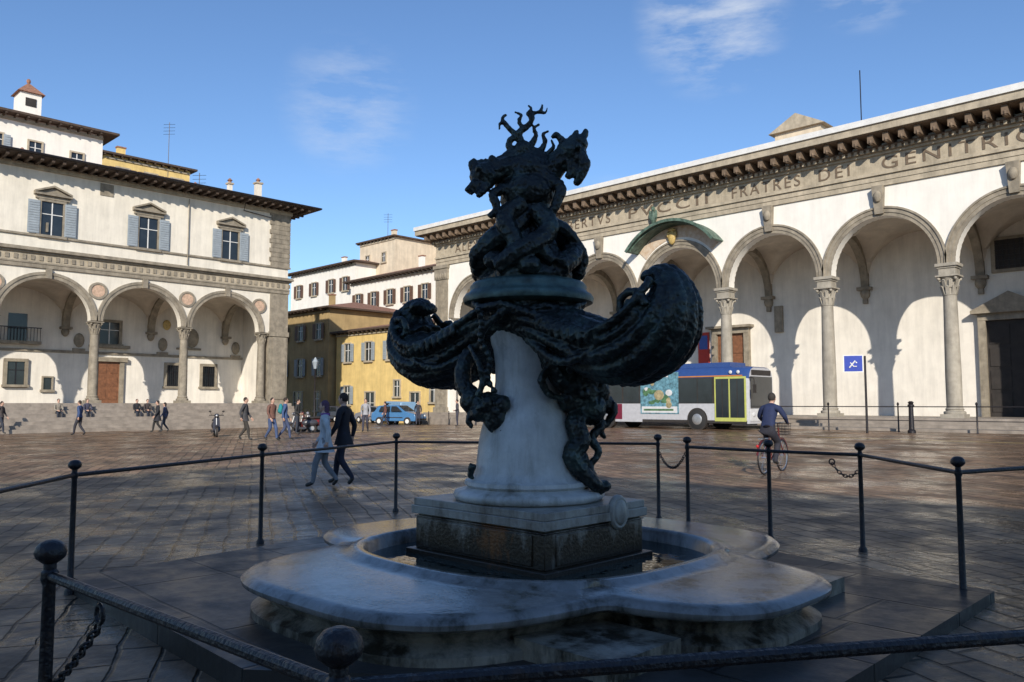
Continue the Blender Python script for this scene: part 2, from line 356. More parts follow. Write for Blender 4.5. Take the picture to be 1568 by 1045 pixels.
def window(mb,uc,z0,z1,wd,w,mf,mg,shut=None,ped=False,fr=.16,bars=True,ms=None):
    h=wd/2
    mb.box(uc-h,uc+h,w,w+.015,z0,z1,mg)
    if bars:
        mb.box(uc-.03,uc+.03,w+.015,w+.05,z0,z1,mf if ms is None else ms)
        mb.box(uc-h,uc-.032,w+.015,w+.045,z0+(z1-z0)*.62,z0+(z1-z0)*.62+.05,mf if ms is None else ms)
        mb.box(uc+.032,uc+h,w+.015,w+.045,z0+(z1-z0)*.62,z0+(z1-z0)*.62+.05,mf if ms is None else ms)
    if fr>0:
        mb.box(uc-h-fr,uc-h,w-.05,w+.12,z0,z1,mf); mb.box(uc+h,uc+h+fr,w-.05,w+.12,z0,z1,mf)
        mb.box(uc-h-fr,uc+h+fr,w-.05,w+.13,z1,z1+fr,mf); mb.box(uc-h-fr-.08,uc+h+fr+.08,w-.05,w+.2,z0-.16,z0,mf)
    if ped:
        a=h+fr+.28; zt=z1+fr+.22
        mb.box(uc-a+.1,uc+a-.1,w-.05,w+.16,z1+fr,z1+fr+.22,mf)
        mb.box(uc-a,uc+a,w-.05,w+.34,zt,zt+.12,mf)
        vs=[];
        for ww,g in((w-.04,0),(w+.16,0)):
            vs+=[(uc-a+.1,ww,zt+.12),(uc+a-.1,ww,zt+.12),(uc,ww,zt+.55)]
        mb.add(vs,[(0,1,2),(5,4,3),(0,3,4,1),(1,4,5,2),(2,5,3,0)],mf)
        for sg in(-1,1):
            vs=[(uc+sg*a,w-.04,zt+.121),(uc+sg*a,w+.34,zt+.121),(uc+sg*a,w+.34,zt+.24),(uc+sg*a,w-.04,zt+.24),
                (uc,w-.04,zt+.56),(uc,w+.34,zt+.56),(uc,w+.34,zt+.68),(uc,w-.04,zt+.68)]
            mb.add(vs,[(0,1,2,3),(4,7,6,5),(0,4,5,1),(1,5,6,2),(2,6,7,3),(3,7,4,0)],mf)
    if shut is not None:
        for sg in(-1,1):
            c=uc+sg*(h+fr*.3+wd*.28+.03)
            a,b=c-wd*.27,c+wd*.27
            mb.box(a,b,w+.125,w+.16,z0+.02,z1,shut)
            k=int((z1-z0)/.16)
            for q in range(k):
                zz=z0+.06+q*(z1-z0-.08)/k
                mb.box(a+.05,b-.05,w+.16,w+.185,zz,zz+.07,shut)

# ================================================================== LOGGIA (left)
LX=-54.0
FL=lambda u,w_,z:(LX+w_,u,z if z<6.8 else 6.8+(z-6.8)*.95)
lg=empty('arcaded_loggia_palace')
bay=5.7; cols=[29.4-bay*k for k in range(5)]; cols=cols[::-1]
SP=6.85; FLR=1.7
mb=MB(FL)
for i in range(len(cols)-1):
    uc,R=arch_wall(mb,cols[i],cols[i+1],SP,9.95,.36,.55,0)
    arch_ring(mb,uc,SP,R,R+.22,-.02,.06,1); arch_ring(mb,uc,SP,R+.22,R+.40,-.02,.11,1)
    vault(mb,cols[i],cols[i+1],-6,-.55,SP,2)
    mb.box(uc-.16,uc+.16,-.1,.2,SP+R-.02,9.93,1)
mb.box(29.4,29.86,-.55,0,SP,9.95,0)
for c in cols[:-1]: wall_rib(mb,c,-.5,-6.02,SP,1)
wall_rib(mb,29.35,-.5,-6.02,SP,1)
mb.box(0,31.3,-12,-.003,9.952,16.6,0)
mb.box(0,31.3,-12,-6,0,9.95,3)
mb.box(30.9,31.3,-6,-.6,0,9.95,3)
mb.box(0,6.24,-6,0,0,9.95,0)
mb.box(29.86,31.34,-.6,.06,FLR,9.952,1)
mb.box(29.86,31.36,-.2,.09,12.0,16.5,1)
mb.box(30.1,31.2,.06,.12,FLR+.3,SP-.3,1); mb.box(29.8,31.4,-.5,.16,SP-.25,SP+.1,1)
for k in range(12):
    mb.box(29.84-(k%2)*.12,31.38,-.22,.115,12.08+k*.36,12.08+k*.36+.31,1)
mb.box(0,31.4,-.3,.12,9.954,10.2,1); mb.box(0,31.4,-.3,.16,10.2,10.3,1)
mb.box(0,31.38,-.3,.07,10.3,10.85,4)
mb.box(0,31.5,-.3,.2,10.85,10.98,1); mb.box(0,31.6,-.3,.38,10.98,11.12,1); mb.box(0,31.55,-.3,.30,11.12,11.2,1)
for k in range(70):
    mb.box(.2+k*.45,.2+k*.45+.2,.07,.12,10.42,10.72,1)
mb.box(0,31.45,-.1,.12,11.95,12.08,1)
for c in cols[1:]:
    cc=c if c<29 else 29.0
    n=20
    for r0,r1,w1,mm in((0,.42,.05,5),(.42,.56,.1,1)):
        vs=[];fs=[]
        for i in range(n):
            t=2*math.pi*i/n; vs+=[(cc+r0*math.cos(t),w1,8.85+r0*math.sin(t)),(cc+r1*math.cos(t),w1,8.85+r1*math.sin(t)),(cc+r1*math.cos(t),-.02,8.85+r1*math.sin(t))]
        for i in range(n):
            j=(i+1)%n; fs+=[(3*i,3*j,3*j+1,3*i+1),(3*i+1,3*j+1,3*j+2,3*i+2)]
        if cc<29.3: mb.add(vs,fs,mm)
mb.obj('walls',['plaster','stone','vault','inner','stoneL','terra'],lg)
mb=MB(FL)
for c in cols: column(mb,c,-.28,FLR,SP,.29,0,0,dado=.05)
mb.obj('columns',['stone'],lg)
mb=MB(FL)
for uc in (9.6,15.2,20.95,26.65): window(mb,uc,12.1,14.25,1.2,0,0,1,shut=2,ped=True,ms=3)
W=-6
for i in range(len(cols)-1):
    uc=(cols[i]+cols[i+1])/2
    if i in(2,):
        mb.box(uc-.75,uc+.75,W,W+.08,FLR,4.6,4); mb.box(uc-1.05,uc-.75,W,W+.2,FLR,4.6,0); mb.box(uc+.75,uc+1.05,W,W+.2,FLR,4.6,0); mb.box(uc-1.25,uc+1.25,W,W+.32,4.6,4.9,0)
        for q in(-1,1):
            for zz in(1.95,2.9,3.8): mb.box(uc+q*.38-.25,uc+q*.38+.25,W+.08,W+.11,zz,zz+.65,4)
        mb.box(uc-1.3,uc+1.3,W,W+.5,5.55,5.75,0)
        window(mb,uc,5.85,7.4,1.3,W,0,1,fr=.2,ms=3)
    elif i==1:
        mb.box(uc-.7,uc+.7,W,W+.08,2.7,4.5,5); window(mb,uc,2.9,4.4,1.0,W+.08,0,1,ms=6,fr=.2)
        mb.box(uc-1.3,uc+1.3,W,W+.6,5.55,5.75,0)
        for q in range(14): mb.box(uc-1.25+q*.19,uc-1.22+q*.19,W+.5,W+.53,5.75,6.6,6)
        mb.box(uc-1.3,uc+1.3,W+.49,W+.54,6.6,6.66,6)
        mb.box(uc-.55,uc+.55,W,W+.05,5.75,7.6,1); window(mb,uc+1.9,2.6,3.4,.5,W,0,1,fr=.1,bars=False)
    elif i==3:
        window(mb,uc-1.1,2.95,4.5,.95,W,0,1,fr=.2,ms=6); window(mb,uc+1.6,2.95,4.5,.95,W,0,1,fr=.2,ms=6)
        mb.box(uc-1.1-.6,uc-1.1+.6,W+.12,W+.16,2.95,2.99,6)
        for q in range(6):
            mb.box(uc-1.5+q*.16,uc-1.48+q*.16,W+.13,W+.155,2.95,4.5,6); mb.box(uc+1.2+q*.16,uc+1.22+q*.16,W+.13,W+.155,2.95,4.5,6)
        mb.ell((uc+.2,W+.1,6.6),(.55,.1,.75),0,14,8); mb.box(uc-.9,uc+.9,W,W+.2,5.7,5.85,0); mb.ell((uc-1.7,W+.08,7.5),(.3,.1,.4),7,10,6)
    else:
        window(mb,uc,2.9,4.4,1.0,W,0,1,fr=.2,ms=6); window(mb,uc,5.8,7.2,1.1,W,0,1,fr=.18,ms=3)
for c in cols:
    mb.box(c-.35,c+.35,W,W+.45,SP-.15,SP+.02,0); mb.ell((c,W+.1,SP-.3),(.26,.3,.35),0,10,6)
    if c>7: mb.ell((c+.9,W+.06,6.0),(.35,.1,.5),0,12,6); mb.box(c+.5,c+1.3,W,W+.12,5.28,5.45,0)
mb.box(6.3,30.9,W,W+.1,5.1,5.28,0)
mb.obj('windows_and_doors',['stone','glass','shutter','leadwhite','wood','shutterb','iron','gold'],lg)
mb=MB(FL)
mb.box(3,31.5,-6,.55,-.3,FLR,0)
for i in range(8): mb.box(3-.3*i,31.5+.12*i,.55+.38*i,.55+.38*(i+1),-.3,FLR-.21*(i+1)+.003,0)
mb.obj('steps',['steps'],lg)
mb=MB(FL)
mb.add([(-1.5,1.55,16.85),(33.0,1.55,16.85),(33.0,-13.5,16.85),(-1.5,-13.5,16.85),(5.5,-6,17.9),(26.5,-6,17.9)],[(0,1,5,4),(1,2,5),(2,3,4,5),(3,0,4)],0)
mb.box(-1.5,33,-13.5,1.55,16.70,16.84,1)
for k in range(58):
    u=-.9+k*.6
    if u<32.7: mb.box(u,u+.16,-.1,1.42,16.48,16.698,1)
for k in range(11): mb.box(31.3,32.8,-.6-k*.6,-.44-k*.6,16.48,16.698,1)
mb.box(-.2,31.5,-.1,.14,16.2,16.5,2)
p=[(-1.5,1.62,16.82),(33.08,1.62,16.82),(33.08,-6,16.82)]
mb.tube(p,.075,8,3)
mb.tube([(27.6,.5,16.8),(27.6,.1,16.0),(29.75,.14,15.8)],.03,6,3)
for (u,w_,h,s_) in ((28,-3,18.7,.3),(30.3,-3,19.2,.42),(25.0,-2.2,17.6,.8),(14.0,-2.2,17.6,.6)):
    mb.box(u-s_/2,u+s_/2,w_-s_/2,w_+s_/2,16.9,h,4); mb.box(u-s_/2-.08,u+s_/2+.08,w_-s_/2-.08,w_+s_/2+.08,h,h+.12,2)
    mb.lathe(u,w_,[(.12,h+.12),(.12,h+.3),(.2,h+.32),(.05,h+.5)],10,0)
mb.obj('roof',['tile','eave','stoneL','iron','plaster'],lg)
mb=MB(FL); mb.box(17.9,18.7,0,.05,15.3,16.1,0); mb.box(14.9,15.0,0,.16,12.3,12.9,0); mb.tube([(23.6,.12,16.1),(23.6,.12,11.3)],.035,6,0)
mb.obj('vents_and_downpipes',['stone'],lg)

# ================================================================== CHURCH PORTICO (right)
CY=41.0
zc_=lambda z: z if z<8 else 8+(z-8)*1.06
FC=lambda u,w_,z:(u,CY-w_,zc_(z))
ch=empty('church_portico')
b2=5.83; cc=[-46.6+b2*k for k in range(8)]
SP=8.2; FLR=1.0; D=5.6
mb=MB(FC)
for i in range(7):
    uc,R=arch_wall(mb,cc[i],cc[i+1],SP,12.15,.38,.6,0)
    arch_ring(mb,uc,SP,R,R+.17,-.02,.05,1); arch_ring(mb,uc,SP,R+.17,R+.36,-.02,.09,1); arch_ring(mb,uc,SP,R+.36,R+.45,-.02,.15,1)
    arch_ring(mb,uc,SP,R,R+.1,-.62,-.56,1)
    vault(mb,cc[i],cc[i+1],-D,-.6,SP,2)
    if i!=3:
        mb.add([(uc-.2,-.05,SP+R+.1),(uc+.2,-.05,SP+R+.1),(uc+.2,.2,SP+R+.1),(uc-.2,.2,SP+R+.1),(uc-.27,-.05,12.14),(uc+.27,-.05,12.14),(uc+.27,.36,12.14),(uc-.27,.36,12.14)],[(0,1,2,3),(7,6,5,4),(0,4,5,1),(1,5,6,2),(2,6,7,3),(3,7,4,0)],1)
        mb.ell((uc,.3,SP+R+.9),(.2,.16,.28),1,10,6)
for c in cc: wall_rib(mb,c,-.55,-D-.02,SP,1,bw=.2,th=.22)
x0,x1=cc[0]-1.6,cc[-1]+1.6
mb.box(x0,cc[0],-.6,0,FLR,12.15,0); mb.box(cc[-1],x1,-.6,0,FLR,12.15,0)
mb.box(x0,x1,-14,-D,0,14.2,3)
mb.box(x0,x0+.4,-D,-.6,0,12.15,3)
mb.box(x1-.4,x1,-D,-.6,0,12.15,3)
mb.box(x0,x1,-D,-.003,12.152,14.2,0)
for (a,b) in((x0-.04,x0+1.3),(x1-1.3,x1+.04)):
    mb.box(a,b,-.3,.14,FLR,12.0,1); mb.box(a-.1,b+.1,-.3,.24,FLR,FLR+.4,1); mb.box(a-.08,b+.08,-.3,.22,11.1,11.9,1); mb.box(a-.16,b+.16,-.3,.3,11.9,12.14,1)
    for k in range(6): mb.box(a+.1+k*.2,a+.18+k*.2,.14,.18,FLR+.6,10.9,1)
    for k in range(5): mb.ell((a+.15+k*.26,.22,11.35),(.1,.1,.22),1,8,6)
e0,e1=x0-.05,x1+.05
mb.box(e0,e1,-.3,.10,12.154,12.4,4); mb.box(e0,e1,-.3,.14,12.4,12.66,4); mb.box(e0,e1,-.3,.24,12.66,12.80,4)
mb.box(e0,e1,-.3,.09,12.80,13.62,4)
mb.box(e0-.1,e1+.1,-.3,.22,13.62,13.74,4); mb.box(e0-.2,e1+.2,-.3,.34,13.74,13.86,1)
u=e0
while u<e1:
    mb.box(u,u+.16,.34,.46,13.74,13.9,4); u+=.3
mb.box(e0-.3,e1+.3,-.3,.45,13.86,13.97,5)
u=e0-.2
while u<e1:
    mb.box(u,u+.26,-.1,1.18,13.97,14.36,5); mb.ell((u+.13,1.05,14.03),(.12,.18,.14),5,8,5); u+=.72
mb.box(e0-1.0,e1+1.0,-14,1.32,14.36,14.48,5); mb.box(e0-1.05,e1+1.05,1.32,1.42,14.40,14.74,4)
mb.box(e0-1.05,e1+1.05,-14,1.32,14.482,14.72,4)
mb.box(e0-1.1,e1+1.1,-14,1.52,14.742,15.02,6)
for k in range(7):
    mb.box(x0-.05-.95,x0-.1,-.5-k*.72,-.24-k*.72,13.97,14.358,5)
mb.add([(e0,-3,15.021),(e1,-3,15.021),(e1,-14,15.021),(e0,-14,15.021),(e0+2,-9,15.6),(e1-2,-9,15.6)],[(0,1,5,4),(1,2,5),(2,3,4,5),(3,0,4)],7)
mb.obj('walls',['white','stone','vault','inner','stoneL','cornice','leadwhite','tile'],ch)
mb=MB(FC)
for c in cc[1:-1]: column(mb,c,-.3,FLR,SP,.34,0,0,dado=.55)
mb.obj('columns',['stoneC'],ch)
mb=MB(FC); W=-D
for c in cc[1:-1]:
    mb.box(c-.38,c+.38,W,W+.4,SP-.15,SP+.02,0); mb.ell((c,W+.1,SP-.32),(.28,.3,.36),0,10,6); mb.box(c-.12,c+.12,W,W+.22,SP-.9,SP-.6,0)
def portal(uc,zt,wd,md,top):
    h=wd/2
    mb.box(uc-h,uc+h,W,W+.08,FLR,zt,md)
    for q in range(2):
        for zz in range(4):
            a=uc-h+.12+q*h; z=FLR+.25+zz*(zt-FLR-.3)/4
            mb.box(a,a+h-.24,W+.08,W+.12,z,z+(zt-FLR)/4-.28,md)
    mb.box(uc-h-.35,uc-h,W,W+.28,FLR,zt,0); mb.box(uc+h,uc+h+.35,W,W+.28,FLR,zt,0)
    mb.box(uc-h-.35,uc+h+.35,W,W+.3,zt,zt+.35,0); mb.box(uc-h-.6,uc+h+.6,W,W+.6,zt+.35,zt+.5,0)
    if top:
        a=h+.6; z=zt+.5
        mb.add([(uc-a,W,z),(uc+a,W,z),(uc,W,z+.9),(uc-a,W+.6,z),(uc+a,W+.6,z),(uc,W+.6,z+.9)],[(0,1,2),(5,4,3),(0,3,4,1),(1,4,5,2),(2,5,3,0)],0)
portal(-25.9,6.1,1.9,1,False); portal(-31.7,6.1,1.8,1,False); portal(-10.3,5.9,2.3,2,True); portal(-41,5.6,1.7,1,True)
mb.box(-11.1,-9.4,W,W+.15,8.3,10.0,0); mb.box(-10.9,-9.6,W+.15,W+.17,8.45,9.85,2)
for q in range(5): mb.box(-10.8+q*.25,-10.77+q*.25,W+.17,W+.2,8.45,9.85,3)
for q in range(5): mb.box(-10.9,-9.6,W+.2,W+.22,8.6+q*.25,8.63+q*.25,3)
mb.box(-28.3,-27.5,W,W+.1,3.2,6.3,4)
mb.box(-28.2,-27.6,W+.1,W+.12,5.2,6.1,5)
mb.box(-22.9,-22.4,W,W+.2,6.0,7.6,0)
mb.obj('doors_and_corbels',['stone','wood','dark','iron',simple('banner_red',(.45,.04,.03)),simple('banner_blue',(.05,.1,.35))],ch)
mb=MB(FC); uc=(cc[3]+cc[4])/2
arch_ring(mb,uc,SP+.1,3.05,3.80,-.02,.04,1,a0=rad(42),a1=rad(138))
arch_ring(mb,uc,SP+.1,3.70,3.80,.04,.95,0,a0=rad(41),a1=rad(139))
arch_ring(mb,uc,SP+.1,3.80,3.88,-.02,1.15,0,a0=rad(39),a1=rad(141))
arch_ring(mb,uc,SP+.1,3.76,3.92,1.15,1.22,0,a0=rad(39),a1=rad(141))
mb.ell((uc-.3,.2,SP+R+.62),(.26,.14,.42),2,12,8); mb.ell((uc-.3,.2,SP+R+1.05),(.28,.12,.10),2,10,6); mb.ell((uc-.55,.2,SP+R+.8),(.1,.1,.2),2,8,6); mb.ell((uc-.05,.2,SP+R+.8),(.1,.1,.2),2,8,6)
mb.ell((uc-1.5,.35,12.65),(.2,.16,.42),0,10,8); mb.ell((uc-1.5,.35,13.15),(.13,.12,.16),0,8,6); mb.ell((uc-1.72,.35,12.8),(.1,.08,.3),0,8,6); mb.ell((uc-1.3,.35,12.8),(.1,.08,.3),0,8,6)
mb.obj('portal_canopy',['copper','fresco','gold'],ch)
mb=MB(FC)
mb.box(x0-.5,x1+.5,-D,.9,-.2,FLR,0)
for i in range(3): mb.box(x0-.5,x1+.5,.9+.35*i,.9+.35*(i+1),-.2,FLR-.15*(i+1)+.002,0)
mb.obj('steps',['steps'],ch)
for (txt,xa,xb) in (('FRATRES',-22.6,-18.6),('DEI',-17.6,-16.0),('GENITRICI',-14.4,-7.4),('ALEXANDER',-46,-39.5),('ET',-38.4,-37.2),('ROBERTVS',-36.3,-31.2),('PVCCII',-29.8,-24.2)):
    cu=bpy.data.curves.new('inscription','FONT'); cu.body=txt; cu.size=.86; cu.extrude=.012; cu.space_character=1.3
    to=bpy.data.objects.new('inscription',cu); sc.collection.objects.link(to); to.parent=ch
    bpy.context.view_layer.update(); wd=to.dimensions.x
    to.rotation_euler=(rad(90),0,0); to.location=(xa,CY-.105,13.22); to.scale=((xb-xa)/wd,1,1); cu.materials.append(M['letter'])

mb=MB(); mb.box(-28.2,-24.6,58,64,10,22.4,0); mb.add([(-28.6,57.7,22.4),(-24.2,57.7,22.4),(-26.4,57.7,23.6),(-28.6,64,22.4),(-24.2,64,22.4),(-26.4,64,23.6)],[(0,1,2),(5,4,3),(0,3,4,1),(1,4,5,2),(2,5,3,0)],1)
mb.tube([(-22,59,15),(-22,59,26)],.04,5,2); mb.box(-50,-5,55.1,75,0,15.2,0)
mb.obj('church_nave',['pale','stoneL','iron'])

# ================================================================== other houses
def house(name,u0,u1,plane,depth,z1,wm,wins,face='S',roofh=1.6,ov=.7,z0=0,shut=2,wd=.95,wh=1.6):
    F=(lambda u,w_,z:(u,plane-w_,z)) if face=='S' else (lambda u,w_,z:(plane+w_,u,z))
    e=empty(name); mb=MB(F); mb.box(u0,u1,-depth,0,z0,z1,0); mb.box(u0,u1,-.1,.1,z1-.35,z1-.2,1)
    mb.obj('walls',[wm,'stoneL'],e)
    mb=MB(F); mb.box(u0-ov,u1+ov,-depth-ov,ov,z1,z1+.16,1)
    i=min(depth,u1-u0)/2
    mb.add([(u0-ov,ov,z1+.163),(u1+ov,ov,z1+.163),(u1+ov,-depth-ov,z1+.163),(u0-ov,-depth-ov,z1+.163),(u0+i*.8,-depth/2,z1+roofh),(u1-i*.8,-depth/2,z1+roofh)],[(0,1,5,4),(1,2,5),(2,3,4,5),(3,0,4)],0)
    n=int((u1-u0+ov)/.7)
    for k in range(n): mb.box(u0-ov*.5+k*.7,u0-ov*.5+k*.7+.12,0,ov-.06,z1-.14,z1-.003,1)
    cx_=u0+(u1-u0)*.3; mb.box(cx_,cx_+.7,-depth*.4-.4,-depth*.4,z1+.2,z1+roofh+.9,2); mb.box(cx_-.06,cx_+.76,-depth*.4-.46,-depth*.4+.06,z1+roofh+.9,z1+roofh+1.02,0)
    mb.obj('roof',['tile','eave',wm],e)
    mb=MB(F)
    for w_ in wins:
        uc,zb=w_[0],w_[1]; a=w_[2] if len(w_)>2 else wd; h=w_[3] if len(w_)>3 else wh; sh=w_[4] if len(w_)>4 else shut
        window(mb,uc,zb,zb+h,a,0,0,1,shut=sh,fr=.12,ms=4)
    if wins: mb.obj('windows',['stoneL','glass','shutterb','shutter','leadwhite','dark'],e)
    return e
house('yellow_house',-66.6,-50.2,44,10,8.4,'yellow',[(-64.6,5.6,.9,1.7,3),(-61.3,5.6,.9,1.7,3),(-58.0,5.6,.9,1.7,3),(-54.8,5.6,.9,1.7,3),(-51.7,5.6,.9,1.7,3),(-64.6,1.6,.9,1.7,3),(-57.0,2.3,.8,1.4,None),(-52,1.8,.9,1.6,None),(-61.0,0.1,1.4,2.6,None),(-54.5,.1,1.2,2.5,None)],roofh=1.2,ov=.5)
house('ochre_house',-78,-67.2,43.5,12,10.9,'ochre',[(-68.9,8.0,.9,1.5),(-72.2,8.0,.9,1.5),(-75.5,8.0,.9,1.5),(-68.9,4.4,.9,1.7,3),(-72.2,4.4,.9,1.7,3),(-75.5,4.4,.9,1.7,3),(-69,1,.9,1.8,None),(-72.5,.1,1.5,2.7,None)],roofh=1.5)
house('white_house',-79,-54,54,10,15.7,'white',[(-77.4,12.6),(-74.4,12.6),(-71.4,12.6),(-68.4,12.6),(-65.4,12.6),(-62.4,12.6),(-59.2,12.6),(-56.2,12.6),(-77.4,9.3,.8,1.3,None),(-74.4,9.3,.8,1.3,None),(-71.4,9.3,.8,1.3,None),(-68.4,9.6,.8,1.3,None),(-65.4,9.6,.8,1.3,None),(-62.4,9.6,.8,1.3),(-59.2,9.6,.8,1.3),(-56.2,9.6,.8,1.3)],roofh=1.8)
house('white_townhouse',-94,-79.6,55,12,18.4,'white',[(-92,15.2),(-88.4,15.2),(-84.6,15.2),(-81.6,15.2),(-88,12,.9,1.4),(-84.5,12,.9,1.4),(-81.5,12,.9,1.4)],roofh=1.5)
house('stair_tower_house',-83,-76,58,8,21.4,'pale',[(-81.3,18.6,.7,1.1,None),(-78,18.6,.7,1.1,None)],roofh=1.0,ov=.4)
house('gabled_house',-76,-62,66,12,22.0,'pink',[(-73.5,19.2,.8,1.3,None),(-70.6,19.2,.8,1.3),(-67.6,19.2,.8,1.3),(-64.4,19.2,.8,1.3)],roofh=2.8)
house('street_house',-115,-94.5,44,14,13,'pale',[(-98,9),(-102,9),(-98,5),(-102,5)],roofh=1.6)
house('rear_white_palace',2,21.6,-65,12,22.2,'white',[(6,19.4,.9,1.3,3),(9.5,19.2,1,1.5,None),(13.0,19.6,.8,1.1,None),(14.5,19.6,.8,1.1,3),(17.0,19.4,.8,1.2,None),(19.8,19.2,.8,1.2,None)],face='E',roofh=.9,ov=.9,z0=5)
house('rear_yellow_house',24.2,31.5,-72,9,22.9,'yellow',[(25.6,20.6,1.0,1.3),(28.0,20.6,1.0,1.3),(30.3,20.6,1.0,1.3),],face='E',roofh=1.0,ov=.5,z0=5)
mb=MB(); ty=16.7; mb.box(-67,-65.4,ty-.7,ty+.7,22.3,24.3,0); mb.add([(-67.2,ty-.9,24.3),(-65.2,ty-.9,24.3),(-65.2,ty+.9,24.3),(-67.2,ty+.9,24.3),(-66.2,ty,25.3)],[(0,1,2,3),(0,1,4),(1,2,4),(2,3,4),(3,0,4)],1)
mb.box(-65.4,-65.35,ty-.35,ty+.35,23.3,23.9,2); mb.ell((-66.2,ty,25.4),(.15,.15,.2),1,8,6)
mb.obj('roof_turret',['white','tile','dark'])
def antenna(x,y,z,h):
    mb=MB(); mb.tube([(x,y,z),(x,y,z+h)],.03,5)
    for k in range(4): mb.tube([(x-.4,y-.35,z+h-.2-k*.3),(x+.4,y+.35,z+h-.2-k*.3)],.015,4)
    mb.obj('tv_antenna',['iron'])
antenna(-72,29.5,22,5.0); antenna(-80,60,22,3.2); antenna(-66,60,17,3); antenna(-60,27,17,2.4)
pe=empty('shading_palace'); FP=lambda u,w_,z:(u,-12+w_,z)  # palace behind the camera, out of view; placed and sized to shade the fountain
mb=MB(FP); mb.box(5,48,-18,0,0,15.2,0); mb.box(4.2,48.8,-18.8,.9,15.2,15.5,1)
mb.add([(4.2,.9,15.503),(48.8,.9,15.503),(48.8,-18.8,15.503),(4.2,-18.8,15.503),(12,-9,18),(40,-9,18)],[(0,1,5,4),(1,2,5),(2,3,4,5),(3,0,4)],2)
for k in range(9):
    for z in(1.5,6,10.6): window(mb,8+k*4.5,z,z+2.4,1.3,0,1,3,ped=z>3,fr=.2)
mb.obj('walls_and_roof',['ochre','stone','tile','glass'],pe)

# ================================================================== FOUNTAIN
fe=empty('bronze_sea_monster_fountain')
CX,CYf=-4.75,5.07
Lv=Vector((.716,.698,0)); Fv=Vector((-.698,.716,0)); C0=Vector((CX,CYf,0))
def W3(l,d,z): return C0+Lv*l+Fv*d+Vector((0,0,z))
pz=.17; pts=[(-7.7,2.45),(-4.35,2.3),(-1.85,4.3),(-1.85,7.4),(-4.6,7.95),(-7.5,7.8),(-8.0,5.1)]
mb=MB(); n=len(pts); 
mb.add([(x,y,-.1) for x,y in pts]+[(x,y,pz) for x,y in pts],[tuple(range(n,2*n))]+[(i,(i+1)%n,n+(i+1)%n,n+i) for i in range(n)],0)
mb.obj('platform',['platform'],fe)
BX,BY=-4.62,5.04
def rout(t,off=0):
    c,s_=abs(math.cos(t)),abs(math.sin(t))
    f=lambda a,b,n:((c/(a+off))**n+(s_/(b+off))**n)**(-1/n)
    vals=[f(1.46,2.30,3.4),f(2.31,1.02,3.4),f(1.50,1.16,8)]
    p=60; return sum(v**p for v in vals)**(1/p)
def rin(t,off=0):
    c,s_=abs(math.cos(t)),abs(math.sin(t)); n=2.8
    return ((c/(1.30+off))**n+(s_/(1.28+off))**n)**(-1/n)
mb=MB(); NA=360
loops=[('o',-.06,pz-.02),('o',-.06,pz+.05),('o',-.10,pz+.07),('o',-.17,pz+.10),('o',-.13,.34),('o',-.04,.365),('o',0,.39),('o',.005,.42),('o',-.03,.452),('o',-.10,.462),('i',.24,.475),('i',.13,.48),('i',.09,.51),('i',.03,.515),('i',0,.49),('i',-.02,.30),('i',-.1,.15)]
vs=[];fs=[]
for kind,off,z in loops:
    for i in range(NA):
        t=2*math.pi*i/NA
        r=rout(t,off) if kind=='o' else min(rin(t,off),rout(t,-.2))
        vs.append((BX+r*math.cos(t),BY+r*math.sin(t),z))
ms=[]
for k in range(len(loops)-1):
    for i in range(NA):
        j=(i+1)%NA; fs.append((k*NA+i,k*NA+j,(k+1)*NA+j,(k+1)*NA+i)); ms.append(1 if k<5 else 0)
fs.append(tuple((len(loops)-1)*NA+i for i in range(NA))); ms.append(1)
mb.add(vs,fs,ms)
for sx,sy in((1,-1),(1,1),(-1,-1),(-1,1)):
    xa,xb=sorted((BX+sx*1.2,BX+sx*1.92)); ya,yb=sorted((BY+sy*.85,BY+sy*1.52))
    mb.box(xa,xb,ya,yb,pz-.02,pz+.115,1)
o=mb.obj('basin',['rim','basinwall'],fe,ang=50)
wm=bpy.data.materials.new('fountain_water'); wm.use_nodes=True; b=wm.node_tree.nodes['Principled BSDF']; b.inputs['Base Color'].default_value=(.012,.02,.018,1); b.inputs['Roughness'].default_value=.04; b.inputs['IOR'].default_value=1.33
n_=wm.node_tree.nodes.new('ShaderNodeTexNoise'); n_.inputs['Scale'].default_value=7; n_.inputs['Detail'].default_value=3
bp=wm.node_tree.nodes.new('ShaderNodeBump'); bp.inputs['Strength'].default_value=.35; bp.inputs['Distance'].default_value=.03
wm.node_tree.links.new(n_.outputs['Fac'],bp.inputs['Height']); wm.node_tree.links.new(bp.outputs['Normal'],b.inputs['Normal'])
mb=MB(); mb.add([(BX+rin(2*math.pi*i/64,-.005)*math.cos(2*math.pi*i/64),BY+rin(2*math.pi*i/64,-.005)*math.sin(2*math.pi*i/64),.40) for i in range(64)],[tuple(range(64))])
mb.obj('basin_water',[wm],fe,smooth=False)
px0,px1,py0,py1=-5.5,-4.02,4.46,5.68
mb=MB()
def pl(o,z0,z1,m=0): mb.box(px0-o,px1+o,py0-o,py1+o,z0,z1,m)
pl(.06,.16,.44); pl(.0,.44,.70); pl(.012,.703,.715); pl(-.012,.715,.73); pl(.03,.73,.80,1); pl(.015,.80,.86,1)
mb.box(px0+.12,px1-.12,py0-.012,py0+.1,.46,.69,0); mb.box(px1-.1,px1+.012,py0+.12,py1-.12,.46,.69,0)
mb.F=lambda a,b_,c:(px1+.03+c,5.32+a,.79+b_)
mb.lathe(0,0,[(.14,-.03),(.14,.0),(.12,.02),(.10,.015),(.09,.03),(.03,.05)],20,1,sx=.85,sy=1); mb.F=None
